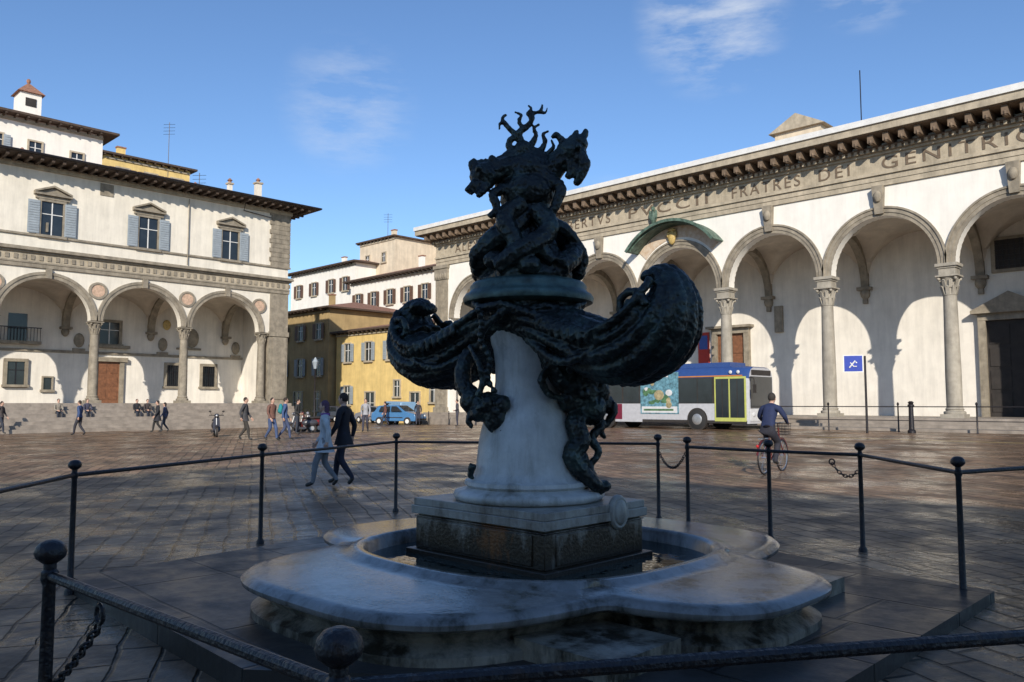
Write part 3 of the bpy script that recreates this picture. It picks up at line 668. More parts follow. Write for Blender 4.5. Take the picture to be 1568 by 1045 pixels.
o=mb.obj('plinth',['plinth',marble('plinth_cap_marble',(.34,.325,.29),(.07,.05,.035),.48,.70,.4)],fe); bv=o.modifiers.new('bevel','BEVEL'); bv.width=.01; bv.segments=2; bv.limit_method='ANGLE'
mb=MB()
mb.lathe(CX,CYf,[(.56,.855),(.62,.87),(.64,.905),(.625,.935),(.56,.95),(.52,.97),(.545,.99),(.54,1.02),(.48,1.04),(.45,1.10),(.44,1.2),(.425,1.34),(.40,1.46),(.37,1.56),(.33,1.63),(.30,1.72),(.285,1.85),(.285,2.0),(.30,2.12),(.34,2.22),(.36,2.34)],56,0)
mb.obj('marble_pedestal',['marble'],fe,ang=60)
# bronze sculpture
mb=MB()
E=lambda l,d,z,a,b=None,c=None:mb.ell(tuple(W3(l,d,z)),(a,b or a,c or a),0,16,10,R=Matrix.Rotation(rad(44.3),3,'Z'))
T=lambda pts,r0,r1=None,n=8,k=6,bulge=0:(lambda P:mb.tube(P,[ (r0+(( r1 if r1 is not None else r0)-r0)*i/(len(P)-1))*(1+bulge*math.sin(math.pi*i/(len(P)-1))) for i in range(len(P))],n))(catmull([W3(*p) for p in pts],k))
for sg,ax in ((1,.965),(-1,1.04)):
    secs=[(.0,2.36,.38,.22),(.25,2.34,.38,.22),(.5,2.26,.36,.24),(.72,2.17,.36,.26),(.92,2.10,.38,.27),(1.12,2.09,.40,.28),(1.30,2.15,.38,.28),(1.43,2.25,.34,.25),(1.50,2.37,.28,.20),(1.51,2.48,.22,.15),(1.47,2.58,.16,.11),(1.39,2.62,.11,.08),(1.31,2.60,.07,.05)]
    P=catmull([(a,z,hw) for a,z,hw,hh in secs],5); H=catmull([(hh,0,0) for *_,hh in secs],5)
    n=120; vs=[];fs=[]
    for i,p in enumerate(P):
        q=P[min(i+1,len(P)-1)]-P[max(i-1,0)]; ta=Vector((q.x,0,q.y)).normalized(); up=Vector((-ta.z,0,ta.x))
        for k in range(n):
            an=2*math.pi*k/n; hh=H[i].x; rr=1+(.13*abs(math.sin(6.5*an+i*.05))-.06)*min(1,i/12)
            yy=math.sin(an)*(.72 if (math.sin(an)>0 and i<33) else 1)
            v=Vector((p.x*ax,0,p.y))+up*hh*yy*rr+Vector((0,p.z*math.cos(an)*rr,0))
            vs.append((CX+sg*v.x,CYf+v.y,v.z))
    for i in range(len(P)-1):
        for k in range(n):
            j=(k+1)%n; fs.append((i*n+k,i*n+j,(i+1)*n+j,(i+1)*n+k))
    fs.append(tuple(range(n))); fs.append(tuple((len(P)-1)*n+k for k in range(n)))
    mb.add(vs,fs,0)
    for s2 in(-1,1):
        pa=[(CX+sg*a*ax,CYf+s2*b_,z) for a,b_,z in((.2,.39,2.45),(.5,.38,2.34),(.8,.40,2.23),(1.05,.42,2.19),(1.28,.40,2.27),(1.42,.33,2.42),(1.47,.22,2.56))]
        mb.tube(catmull(pa,6),.034,8)
        for k in range(13):
            t=k/12; a=.5+.9*t; mb.ell((CX+sg*a*ax,CYf+s2*(.405+.02*math.sin(3*t)-.08*max(0,t-.6)/.4),2.29-.13*math.sin(math.pi*min(1,t*.9))+.12*max(0,t-.7)),(.038,.03,.055),0,8,6)
        vv=[]
        for k in range(22):
            th=k*.42; r_=.13*(1-k/24); vv.append((CX+sg*(1.34+r_*math.cos(th))*ax,CYf+s2*(.30+.03*k/22),2.36+r_*math.sin(th)))
        mb.tube(vv,[.035-.012*k/22 for k in range(22)],8)
    mb.ell((CX+sg*1.36*ax,CYf,2.60),(.08,.17,.07),0)
    for k in range(11):
        a=.55+.085*k; mb.ell((CX+sg*a*ax,CYf+(.07 if k%2 else -.08),1.865+.03*abs(k-5)*.6-.02*(k%2)),(.035,.035,.06),0,8,6)
    for s2 in(-1,1):
        pa=[(CX+sg*a*ax,CYf+s2*b_,z) for a,b_,z in((.25,.25,2.2),(.5,.32,2.05),(.75,.37,1.98),(1.0,.38,2.04),(1.2,.36,2.2))]
        mb.tube(catmull(pa,6),[.05-.03*i/24 for i in range(25)],8)
mb.lathe(CX,CYf,[(.30,2.25),(.42,2.34),(.46,2.44),(.47,2.50)],48,0)
mb.lathe(CX,CYf,[(.40,2.68),(.41,2.74),(.37,2.84),(.30,2.95),(.24,3.08),(.20,3.2),(.20,3.3),(.22,3.42),(.22,3.56),(.20,3.7),(.10,3.82)],36,0,ribs=5,ra=.10)
for k in range(5):
    a0=2*math.pi*k/5+.3
    pts=[]
    for q in range(7):
        t=q/6; r=.43-.26*t+.04*math.sin(t*6); an=a0+t*2.3; pts.append((r*math.cos(an),r*math.sin(an),2.78+.6*t))
    T(pts,.085,.045,bulge=.3)
for k in range(8):
    an=2*math.pi*k/8; E(.40*math.cos(an),.40*math.sin(an),2.79+.03*(k%3),.10,.09,.08)
T([(-.22,-.2,3.16),(-.34,-.2,3.06),(-.45,-.15,2.94),(-.46,-.1,2.84),(-.36,-.1,2.84)],.055,.03); E(-.44,-.12,2.93,.07)
T([(.15,-.2,3.2),(.28,-.2,3.14),(.38,-.15,3.05),(.47,-.1,2.90),(.42,-.1,2.76)],.065,.04); E(.38,-.1,3.0,.075,.08,.11)
T([(-.05,-.22,3.35),(-.2,-.28,3.2),(-.12,-.34,3.0),(-.18,-.36,2.84)],.08,.045,bulge=.3); T([(.06,-.22,3.3),(.17,-.28,3.14),(.08,-.34,2.98),(.2,-.36,2.82)],.08,.045,bulge=.3)
E(0,-.08,3.48,.24,.18,.18); E(-.13,0,3.60,.17,.15,.16); E(.10,0,3.62,.17,.15,.17)
T([(-.1,-.05,3.70),(-.22,-.1,3.68),(-.33,-.12,3.62),(-.40,-.14,3.54)],.105,.09); E(-.38,-.13,3.61,.125,.12,.115)
T([(-.38,-.15,3.55),(-.46,-.2,3.50),(-.51,-.22,3.44)],.065,.04); T([(-.36,-.17,3.52),(-.40,-.22,3.45),(-.43,-.24,3.40)],.05,.025); E(-.47,-.15,3.69,.045,.04,.07); E(-.31,-.15,3.73,.04,.04,.06); E(-.42,-.24,3.64,.03)
T([(-.2,-.15,3.5),(-.30,-.22,3.42),(-.27,-.24,3.30),(-.33,-.25,3.22)],.05,.028)
for q in range(7): E(-.44+.035*q,-.10,3.71+.018*math.sin(q*.7),.022,.022,.05)
T([(.08,0,3.5),(.17,-.05,3.62),(.26,-.08,3.74),(.35,-.08,3.82)],.105,.10); E(.37,-.08,3.83,.135,.125,.125); E(.43,-.1,3.90,.085,.08,.08)
T([(.44,-.1,3.92),(.49,-.1,3.98),(.50,-.1,4.03)],.045,.02); T([(.38,-.1,3.94),(.41,-.1,3.99),(.43,-.1,4.02)],.035,.015); T([(.30,-.1,3.92),(.24,-.1,3.98),(.20,-.1,3.95)],.035,.015)
T([(.43,-.12,3.78),(.47,-.14,3.70),(.44,-.15,3.60),(.40,-.15,3.53)],.08,.03); T([(.36,-.13,3.72),(.36,-.15,3.64),(.33,-.16,3.58)],.06,.028); E(.42,-.21,3.84,.03)
T([(.17,-.12,3.6),(.27,-.2,3.48),(.23,-.22,3.34),(.16,-.22,3.2)],.06,.035)
T([(-.24,.05,3.76),(-.12,.02,3.82),(.03,0,3.83),(.16,0,3.74)],.08,.08); E(-.04,0,3.87,.09,.085,.09)
E(-.02,-.1,3.68,.17,.12,.13)
T([(-.12,0,3.84),(-.17,0,3.93),(-.12,0,4.01),(-.18,0,4.09),(-.23,0,4.15),(-.19,0,4.20)],.038,.014,n=6)
T([(-.05,0,3.92),(-.08,0,4.02),(-.02,0,4.08),(.03,0,4.13),(.04,0,4.2),(.10,0,4.22),(.13,0,4.29)],.038,.013,n=6)
T([(-.03,0,4.06),(-.08,0,4.13),(-.06,0,4.19),(-.12,0,4.22)],.024,.012,n=6)
T([(.04,0,4.15),(.0,0,4.20),(.03,0,4.25),(.0,0,4.28)],.022,.011,n=6)
T([(.10,0,4.22),(.15,0,4.21),(.17,0,4.26)],.018,.010,n=6)
T([(.02,.03,3.92),(.07,.03,4.02),(.05,.03,4.08),(.10,.03,4.12)],.032,.012,n=6)
T([(.10,0,3.86),(.15,0,3.95),(.13,0,4.01),(.18,0,4.05)],.032,.012,n=6)
T([(.16,0,3.82),(.22,0,3.90),(.20,0,3.97)],.030,.012,n=6)
T([(-.2,0,4.13),(-.25,0,4.11),(-.25,0,4.06)],.018,.010,n=6)
E(-.34,-.18,1.63,.16,.14,.13); E(-.28,-.26,1.56,.11,.09,.12); E(-.47,-.16,1.68,.11,.1,.11); E(-.22,-.3,1.66,.07); E(-.42,-.25,1.58,.07); E(-.34,-.31,1.66,.05,.06,.07); E(-.27,-.33,1.60,.035); E(-.40,-.31,1.63,.035)
T([(-.5,0,2.1),(-.56,-.05,1.95),(-.54,-.1,1.80),(-.45,-.15,1.70)],.07,.08); T([(-.5,-.15,2.15),(-.42,-.3,2.0),(-.38,-.32,1.85),(-.42,-.3,1.72)],.022,.03)
T([(-.30,-.28,1.60),(-.34,-.30,1.50),(-.30,-.31,1.43)],.045,.015); T([(-.46,-.2,1.60),(-.5,-.22,1.52),(-.47,-.24,1.46)],.045,.015); T([(-.22,-.28,1.58),(-.2,-.3,1.48),(-.23,-.32,1.43)],.035,.015)
T([(.0,-.3,2.3),(.14,-.3,2.16),(.2,-.28,2.0),(.3,-.25,1.86),(.42,-.2,1.80),(.5,-.15,1.72)],.10,.12)
E(.42,-.15,1.88,.18,.16,.18); E(.56,-.1,1.78,.13,.12,.14); E(.5,-.15,1.62,.15,.13,.14); E(.63,-.05,1.66,.09); E(.35,-.2,1.68,.11,.10,.10); E(.45,-.29,1.74,.04); E(.36,-.30,1.8,.04)
T([(.48,-.15,1.62),(.38,-.25,1.50),(.42,-.28,1.36),(.34,-.32,1.24),(.42,-.3,1.12),(.52,-.28,1.02),(.60,-.2,.95)],.085,.05,bulge=.2)
T([(.55,-.1,1.6),(.60,-.15,1.48),(.52,-.2,1.38),(.57,-.22,1.26),(.50,-.25,1.15),(.54,-.25,1.07)],.05,.022)
T([(.62,-.05,1.75),(.72,-.08,1.62),(.66,-.1,1.5),(.60,-.12,1.44),(.64,-.1,1.37)],.045,.018)
E(.60,-.2,.985,.08,.07,.05); E(.42,-.28,1.2,.07,.07,.07); T([(-.46,-.2,1.16),(-.49,-.18,1.08),(-.46,-.18,1.04)],.035,.015)
T([(.2,-.3,2.0),(.1,-.36,1.86),(.16,-.36,1.74),(.28,-.34,1.70)],.04,.025)
for (l0,l1) in((-.42,-.30),(.2,.3)):
    for q in range(14):
        E(l0+(l1-l0)*q/13+.02*math.sin(q),-.42+.01*q,2.42-.05*q,.028,.028,.028)
T([(-.45,-.2,2.5),(-.38,-.36,2.44),(-.22,-.44,2.46),(-.05,-.46,2.40),(.12,-.46,2.44),(.3,-.38,2.42),(.45,-.2,2.5)],.045,.045)
for sg in (-1,1):
    T([(.0,-.42,2.48),(sg*.18,-.45,2.42),(sg*.34,-.40,2.30),(sg*.40,-.34,2.16),(sg*.34,-.32,2.06)],.042,.018)
o=mb.obj('bronze_sculpture',['bronze'],fe)
rm=o.modifiers.new('remesh','REMESH'); rm.mode='VOXEL'; rm.voxel_size=.010; rm.use_smooth_shade=True
sm=o.modifiers.new('smooth','SMOOTH'); sm.factor=.5; sm.iterations=1
tx=bpy.data.textures.new('chasing','CLOUDS'); tx.noise_scale=.045; tx.noise_depth=2
dm=o.modifiers.new('displace','DISPLACE'); dm.texture=tx; dm.strength=.022; dm.mid_level=.5; dm.texture_coords='LOCAL'
mb=MB(); mb.lathe(CX,CYf,[(.50,2.495),(.555,2.52),(.565,2.56),(.545,2.59),(.52,2.60),(.50,2.63),(.505,2.66),(.48,2.69),(.42,2.71)],56,0)
mb.obj('bronze_disc',['patina'],fe,ang=50)

# ================================================================== RAILING
re=empty('iron_railing')
def rd(r,d): return Vector((-.698*d+.716*r,.716*d+.698*r,0))
posts={'P1':(-3.353,.99),'P2':(-1.585,1.067),'P3':(.331,3.814),'BL':(-6.07,1.07),'B1':(-7.68,2.43),'B2':(-8.68,4.75),'B3':(-9.6,7.4),'B4':(-6.27,9.24),'B5':(-5.6,8.9),'B6':(-4.45,8.79),'B7':(-3.42,8.81),'B8':(-2.06,7.34),'B9':(-1.3,9.3),'P4':(1.2,6.5)}
mb=MB()
for k,(x,y) in posts.items():
    g=gz(x,y)
    mb.lathe(x,y,[(.045,g-.05),(.045,g+.03),(.027,g+.06),(.024,g+.5),(.022,g+.98),(.03,g+1.0),(.03,g+1.03),(.022,g+1.04),(.022,g+1.06),(.034,g+1.068),(.05,g+1.082),(.056,g+1.10),(.05,g+1.122),(.036,g+1.138),(.015,g+1.146)],24,0)
def rail(a,b):
    A=posts[a];B=posts[b]; ga,gb=gz(*A),gz(*B); d=Vector((B[0]-A[0],B[1]-A[1],0)).normalized()*.02
    mb.tube([(A[0]+d.x,A[1]+d.y,ga+1.015),(B[0]-d.x,B[1]-d.y,gb+1.015)],.0185,10,0)
for a,b in(('P1','P2'),('P2','P3'),('BL','B1'),('B1','B2'),('B2','B3'),('B3','B4'),('B5','B6'),('B6','B7'),('B7','B8'),('B8','B9')): rail(a,b)
def chain(a,b,sag,ll=.055):
    A=Vector(a);B=Vector(b); L0=(B-A).length; pts=[]
    n=max(4,int((L0+sag*1.2)/(ll*.78)))
    for i in range(n+1):
        t=i/n; p=A.lerp(B,t); p.z-=4*sag*t*(1-t); pts.append(p)
    for i in range(n):
        c=(pts[i]+pts[i+1])/2; t=(pts[i+1]-pts[i]).normalized(); s_=t.cross(Vector((0,0,1))); 
        if s_.length<.01: s_=Vector((1,0,0))
        s_.normalize(); u=t.cross(s_)
        ax=s_ if i%2 else u
        mb.tube([c+t*math.cos(q*math.pi/5)*ll*.5+ax*math.sin(q*math.pi/5)*ll*.3 for q in range(10)],.0055,5,0,closed=True)
P1=Vector((-3.353,.99,1.0)); P2=Vector((-1.585,1.067,1.0))
h=P1.lerp(P2,.26); h.z=.965
mb.tube([h+Vector((.03*math.cos(q*math.pi/6),0,.03*math.sin(q*math.pi/6))) for q in range(12)],.008,6,0,closed=True)
h.z=.93; chain(h,(-6.05,1.07,.95),.62)
chain((-6.27,9.24,1.05),(-5.62,8.9,1.05),.22)
h2=Vector((-3.72,8.8,1.08)); mb.tube([h2+Vector((.03*math.cos(q*math.pi/6),0,.03*math.sin(q*math.pi/6)-.05)) for q in range(12)],.008,6,0,closed=True); chain(h2+Vector((0,0,-.06)),(-3.44,8.81,.95),.1)
mb.obj('posts_rails_and_chain',['iron'],re)

# ================================================================== street furniture near the church
def bollard(x,y,big=False,h=1.0):
    g=gz(x,y); mb=MB(); r=.11 if big else .035
    mb.lathe(x,y,[(r*1.5,g-.02),(r*1.5,g+.1),(r,g+.16),(r*.85,g+h-.25),(r*1.2,g+h-.22),(r*1.2,g+h-.16),(r*.8,g+h-.12),(r*1.1,g+h-.05),(r*.5,g+h)],14,0)
    return mb.obj('bollard',['iron'])
bollard(-12.0,36.6,True,1.35)
for (x,y) in((-44,38.6),(-46.5,38.8),(-49,39),(-41,38.4)): bollard(x,y,False,1.0)
fe2=empty('chain_fence'); mb=MB(); prev=None
for k in range(7):
    x=-19+3.1*k; y=37.4; g=gz(x,y)
    mb.lathe(x,y,[(.06,g),(.035,g+.05),(.03,g+1.15),(.05,g+1.18),(.05,g+1.25),(.01,g+1.3)],10,0)
    if prev: mb.tube([(prev[0],y,prev[1]+1.1),(x,y,g+1.1)],.022,6,0); mb.tube([(prev[0],y,prev[1]+.5),(x,y,g+.5)],.016,6,0)
    prev=(x,g)
mb.obj('posts',['iron'],fe2)
mb=MB(); mb.add([(-24,37.9,gz(-20,38)+.12),(2,37.9,gz(0,38)+.12),(2,39.05,gz(0,39)+.12),(-24,39.05,gz(-20,39)+.12),(-24,37.9,.2),(2,37.9,.2)],[(0,1,2,3),(4,5,1,0)],0)
mb.add([(-14,31,gz(-14,31)+.004),(2,31,gz(2,31)+.004),(2,31.15,gz(2,31)+.006),(-14,31.15,gz(-14,31)+.006)],[(0,1,2,3)],1)
mb.obj('pavement_strip',['steps',simple('line_paint',(.55,.42,.15),.7)])
def sign(x,y,h=3.4):
    g=gz(x,y); e=empty('parking_sign',(x,y,g),rad(20)); mb=MB()
    mb.lathe(0,0,[(.05,0),(.045,h)],10,0); mb.obj('pole',['iron'],e)
    mb=MB(); mb.box(-.86,-.06,-.09,-.06,h-.7,h+.05,0); mb.box(-.82,-.10,-.095,-.09,h-.66,h+.01,1)
    mb.tube([(-.62,-.10,h-.5),(-.38,-.10,h-.2),(-.32,-.10,h-.3)],.03,6,0); mb.tube([(-.58,-.10,h-.28),(-.45,-.10,h-.45),(-.32,-.10,h-.45)],.025,6,0)
    mb.obj('panel',['leadwhite',simple('sign_blue',(.03,.06,.36),.4)],e)
sign(-13.4,35.4,3.3)
def lamp(x,y,h=4.2):
    g=gz(x,y); e=empty('street_lamp',(x,y,g)); mb=MB()
    mb.lathe(0,0,[(.16,0),(.16,.3),(.1,.4),(.06,.6),(.045,h-.6),(.08,h-.55),(.05,h-.5)],14,0)
    mb.obj('pole',['iron'],e); mb=MB(); mb.lathe(0,0,[(.1,h-.5),(.2,h-.05),(.22,h),(.1,h+.2),(.03,h+.32)],6,0); mb.obj('lantern',['shutter'],e,smooth=False)
lamp(-50.5,31.6,4.6)

# ================================================================== bus
def bus():
    x1=-18.6; y0=34.9; g=gz(-24,36); e=empty('city_bus',(x1,y0,g)); Lb=12.0; Wd=2.5; H=3.05
    mb=MB()
    prof=[(0,.32),(0,2.5),(.06,2.75),(.2,2.95),(.45,H),(Wd-.45,H),(Wd-.2,2.95),(Wd-.06,2.75),(Wd,2.5),(Wd,.32)]
    stations=[(0,.0,-.1),(-.18,0,-.03),(-.45,0,0),(-Lb+.3,0,0),(-Lb,.0,-.08)]
    vs=[];fs=[];ms=[]
    for (x,ins,dz) in stations:
        for (y,z) in prof:
            yy=Wd/2+(y-Wd/2)*(1+dz*.6); vs.append((x,yy,z*(1+dz*.25) if z>1 else z))
    n=len(prof)
    for i in range(len(stations)-1):
        for k in range(n):
            j=(k+1)%n; fs.append((i*n+k,i*n+j,(i+1)*n+j,(i+1)*n+k)); ms.append(1 if 1<=k<=7 else 0)
    fs.append(tuple(range(n))); ms.append(0); fs.append(tuple((len(stations)-1)*n+k for k in range(n))); ms.append(0)
    mb.add(vs,fs,ms)
    mb.box(-6.5,-1.2,.5,2.0,H+.0,H+.22,1); mb.box(-10.5,-8.2,.5,2.0,H,H+.28,0)
    mb.obj('body',[simple('bus_silver',(.46,.46,.48),.3),simple('bus_blue',(.03,.07,.22),.3)],e)
    mb=MB(); s_=-.012
    mb.box(-11.8,-7.3,s_,.01,.45,1.25,1)
    mb.box(-6.0,-.1,s_,.01,.32,.46,4)
    mb.box(-11.8,-.3,s_,.01,2.56,2.62,2)
    for (a,b) in((-11.6,-10.2),(-10.1,-8.7),(-8.6,-7.3),(-7.2,-6.2),(-3.75,-2.75),(-2.7,-1.9)): mb.box(a,b,s_-.004,.01,1.3,2.5,0)
    mb.box(-11.7,-.2,s_+.004,.012,1.27,2.53,4)
    mb.box(-6.1,-3.8,s_-.012,.01,.75,2.85,3)
    mb.box(-6.02,-3.88,s_-.016,.0,.8,1.12,5); mb.box(-5.6,-4.4,s_-.02,-.01,2.6,2.72,5); mb.box(-5.9,-4.1,s_-.02,-.01,.9,1.0,7)
    for q in range(16):
        mb.ell((-5.8+random.random()*1.7,s_-.018,1.2+random.random()*1.2),(.12+.2*random.random(),.006,.08+.14*random.random()),random.choice([7,7,8,5,3]),10,6)
    mb.ell((-4.95,s_-.024,1.7),(.30,.008,.26),8,12,6)
    mb.box(-1.78,-.12,s_-.01,.01,.42,2.55,6)
    for (a,b) in((-1.70,-1.02),(-.94,-.2)): mb.box(a,b,s_-.018,.0,.6,2.45,0); 
    mb.box(-1.37,-1.34,s_-.028,-.01,.62,2.4,4); mb.box(-.58,-.55,s_-.028,-.01,.62,2.4,4)
    mb.tube([(-8.9+.32*math.cos(q*math.pi/10),s_-.02,1.25+.32*math.sin(q*math.pi/10)) for q in range(20)],.05,6,5,closed=True); mb.box(-8.93,-8.87,s_-.05,s_,.95,1.55,5)
    mb.box(.0,.03,.18,Wd-.18,1.05,2.55,0); mb.box(.0,.032,.3,Wd-.3,2.62,2.86,4); mb.box(.0,.028,.15,Wd-.15,.45,1.02,5)
    for y in(.45,Wd-.45): mb.ell((.03,y,.75),(.05,.16,.12),5,10,6)
    mb.tube([(.0,.1,2.5),(.35,-.12,2.45),(.4,-.15,2.1)],.025,6,4); mb.obox((.4,-.16,1.95),(.08,.2,.4),None,4)
    for q in(-.9,-.5): mb.ell((q,s_-.02,2.76),(.09,.03,.09),5,8,6)
    mb.obj('panels_and_windows',['glass',simple('maroon',(.16,.015,.035),.35),simple('bus_orange',(.50,.19,.05),.4),simple('advert_turquoise',(.12,.26,.32),.4,var=.6),'dark',simple('panel_white',(.6,.6,.6),.4),simple('bus_yellow',(.46,.48,.12),.35),simple('advert_green',(.08,.17,.08),.4,var=.5),simple('advert_sand',(.36,.30,.17),.4,var=.4)],e)
    mb=MB()
    for wx in(-2.75,-8.3):
        for y in(-.02,Wd-.26):
            mb.F=lambda a,b_,c,wx=wx,y=y:(wx+a,y+c,.5+b_)
            mb.lathe(0,0,[(.56,-.005),(.56,.25)],24,0); mb.lathe(0,0,[(.44,-.03),(.49,.0),(.49,.26),(.44,.28)],24,1); mb.lathe(0,0,[(.12,-.06),(.24,-.05),(.27,-.032),(.27,.0)],20,2)
            mb.F=None
    mb.obj('wheels',['dark',simple('rubber',(.02,.02,.02),.8),simple('hub_grey',(.4,.4,.4),.4,metal=.6)],e)
bus()

# ================================================================== small cars
def car(name,loc,yaw,col,L0=3.7,van=False):
    e=empty(name,(loc[0],loc[1],gz(*loc)),yaw); mb=MB(); Wc=1.6
    if van: top=[(-1.85,.95),(-1.80,1.75),(.55,1.8),(1.0,1.15),(1.8,1.0)]
    else: top=[(-1.85,.9),(-1.7,1.0),(-1.35,1.42),(.25,1.46),(.95,1.0),(1.8,.82)]
    low=[(1.88,.6),(1.85,.3),(-1.85,.3),(-1.9,.6)]
    pr=top+low; n=len(pr)
    vs=[]
    rows=[(-Wc/2,lambda z:1.0 if z<1 else .86),(Wc/2,lambda z:1.0 if z<1 else .86)]
    for y,f in rows:
        for (x,z) in pr: vs.append((x,y*f(z),z))
    fs=[tuple(range(n)),tuple(range(n,2*n))[::-1]]+[(k,(k+1)%n,n+(k+1)%n,n+k) for k in range(n)]
    mb.add(vs,fs,0); o=mb.obj('body',[col],e); bv=o.modifiers.new('b','BEVEL'); bv.width=.06; bv.segments=3
    mb=MB()
    zt=1.66 if van else 1.38
    for sg in(-1,1):
        y=sg*(Wc/2*.93+.012); y2=sg*(Wc/2*.86+.012)
        a=[(-1.25,1.0),(-1.1,zt-.02),(-.3,zt),(-.3,1.0)]; b_=[(-.2,1.0),(-.2,zt),(.25,zt),(.75,1.0)]
        for q in(a,b_): mb.add([(x,(y*1.04 if z<1.1 else y2),z) for x,z in q],[(0,1,2,3)],0)
        mb.box(-1.2,.8,sg*(Wc/2+.003)-.005,sg*(Wc/2+.003)+.005,.55,.60,1)
    if van: mb.add([(.60,-.6,1.72),(.60,.6,1.72),(1.02,.66,1.18),(1.02,-.66,1.18)],[(0,1,2,3)],0)
    else: mb.add([(.36,-.58,1.42),(.36,.58,1.42),(.93,.68,1.04),(.93,-.68,1.04)],[(0,1,2,3)],0); mb.add([(-1.45,-.58,1.36),(-1.45,.58,1.36),(-1.72,.66,1.04),(-1.72,-.66,1.04)],[(0,1,2,3)],0)
    mb.box(1.84,1.92,-.7,.7,.36,.5,1)
    for sg in(-1,1): mb.ell((1.82,sg*.58,.68),(.08,.14,.09),2,10,6)
    for wx in(-1.2,1.2):
        for sg in(-1,1):
            mb.F=lambda a,b2,c,wx=wx,sg=sg:(wx+a,sg*(Wc/2-.16)+sg*c,.3+b2)
            mb.lathe(0,0,[(.30,.0),(.30,.17),(.26,.19)],20,1); mb.lathe(0,0,[(.17,.18),(.15,.2)],14,2); mb.F=None
    mb.obj('glass_and_wheels',['glass','dark','leadwhite'],e)
cb=simple('car_blue',(.06,.17,.34),.25); cw=simple('car_paleblue',(.20,.34,.5),.3)
car('parked_car',(-47.6,36.9),rad(20),cb)
car('parked_van',(-51.5,39.6),rad(175),cw,van=True)
car('parked_car',(-36.5,38.2),rad(178),simple('car_white',(.6,.6,.6),.25))
car('parked_car',(-57,41.6),rad(180),simple('car_grey',(.2,.2,.22),.25))
car('parked_car',(-63,41.6),rad(180),simple('car_dark',(.05,.05,.06),.25))

# ---- scooters
def scooter(loc,yaw,col):
    e=empty('parked_scooter',(loc[0],loc[1],gz(*loc)),yaw); mb=MB()
    for y in(-.55,.6):
        mb.F=lambda a,b_,c,y=y:(c,y+a,.24+b_)
        mb.lathe(0,0,[(.15,-.05),(.24,-.045),(.24,.045),(.15,.05)],20,0); mb.lathe(0,0,[(.12,-.06),(.12,.06)],12,1); mb.F=None
    mb.ell((0,-.45,.52),(.17,.42,.20),2,16,10); mb.obox((0,.02,.26),(.30,.55,.08),None,2)
    mb.obox((0,.36,.60),(.34,.08,.62),Matrix.Rotation(rad(14),3,'X'),2,taper=.75)
    mb.ell((0,-.38,.76),(.15,.38,.07),0,14,8); mb.ell((0,.58,.50),(.09,.2,.07),2,10,6)
    mb.tube([(0,.58,.24),(0,.44,.55),(0,.32,.98)],.03,8,1); mb.tube([(-.32,.26,1.0),(-.1,.33,1.0),(.1,.33,1.0),(.32,.26,1.0)],.018,8,0)
    mb.ell((0,.36,.98),(.11,.09,.10),2,12,8); mb.ell((0,.44,.98),(.06,.04,.06),1,10,6)
    for s_ in(-1,1): mb.tube([(s_*.22,.32,1.0),(s_*.28,.30,1.14)],.007,5,0); mb.ell((s_*.29,.30,1.18),(.06,.015,.04),0,8,6)
    mb.tube([(.0,-.1,.22),(.16,-.14,.01)],.014,6,0); mb.tube([(.14,-.3,.2),(.14,-.85,.26)],.04,8,0); mb.ell((0,-.86,.60),(.06,.03,.04),3,8,6)
    mb.obj('body_and_wheels',['dark',simple('hub_grey',(.4,.4,.4),.4,metal=.6),simple('scooter_%d'%int(col[0]*100),col,.3),simple('reflector',(.5,.02,.02),.3)],e)

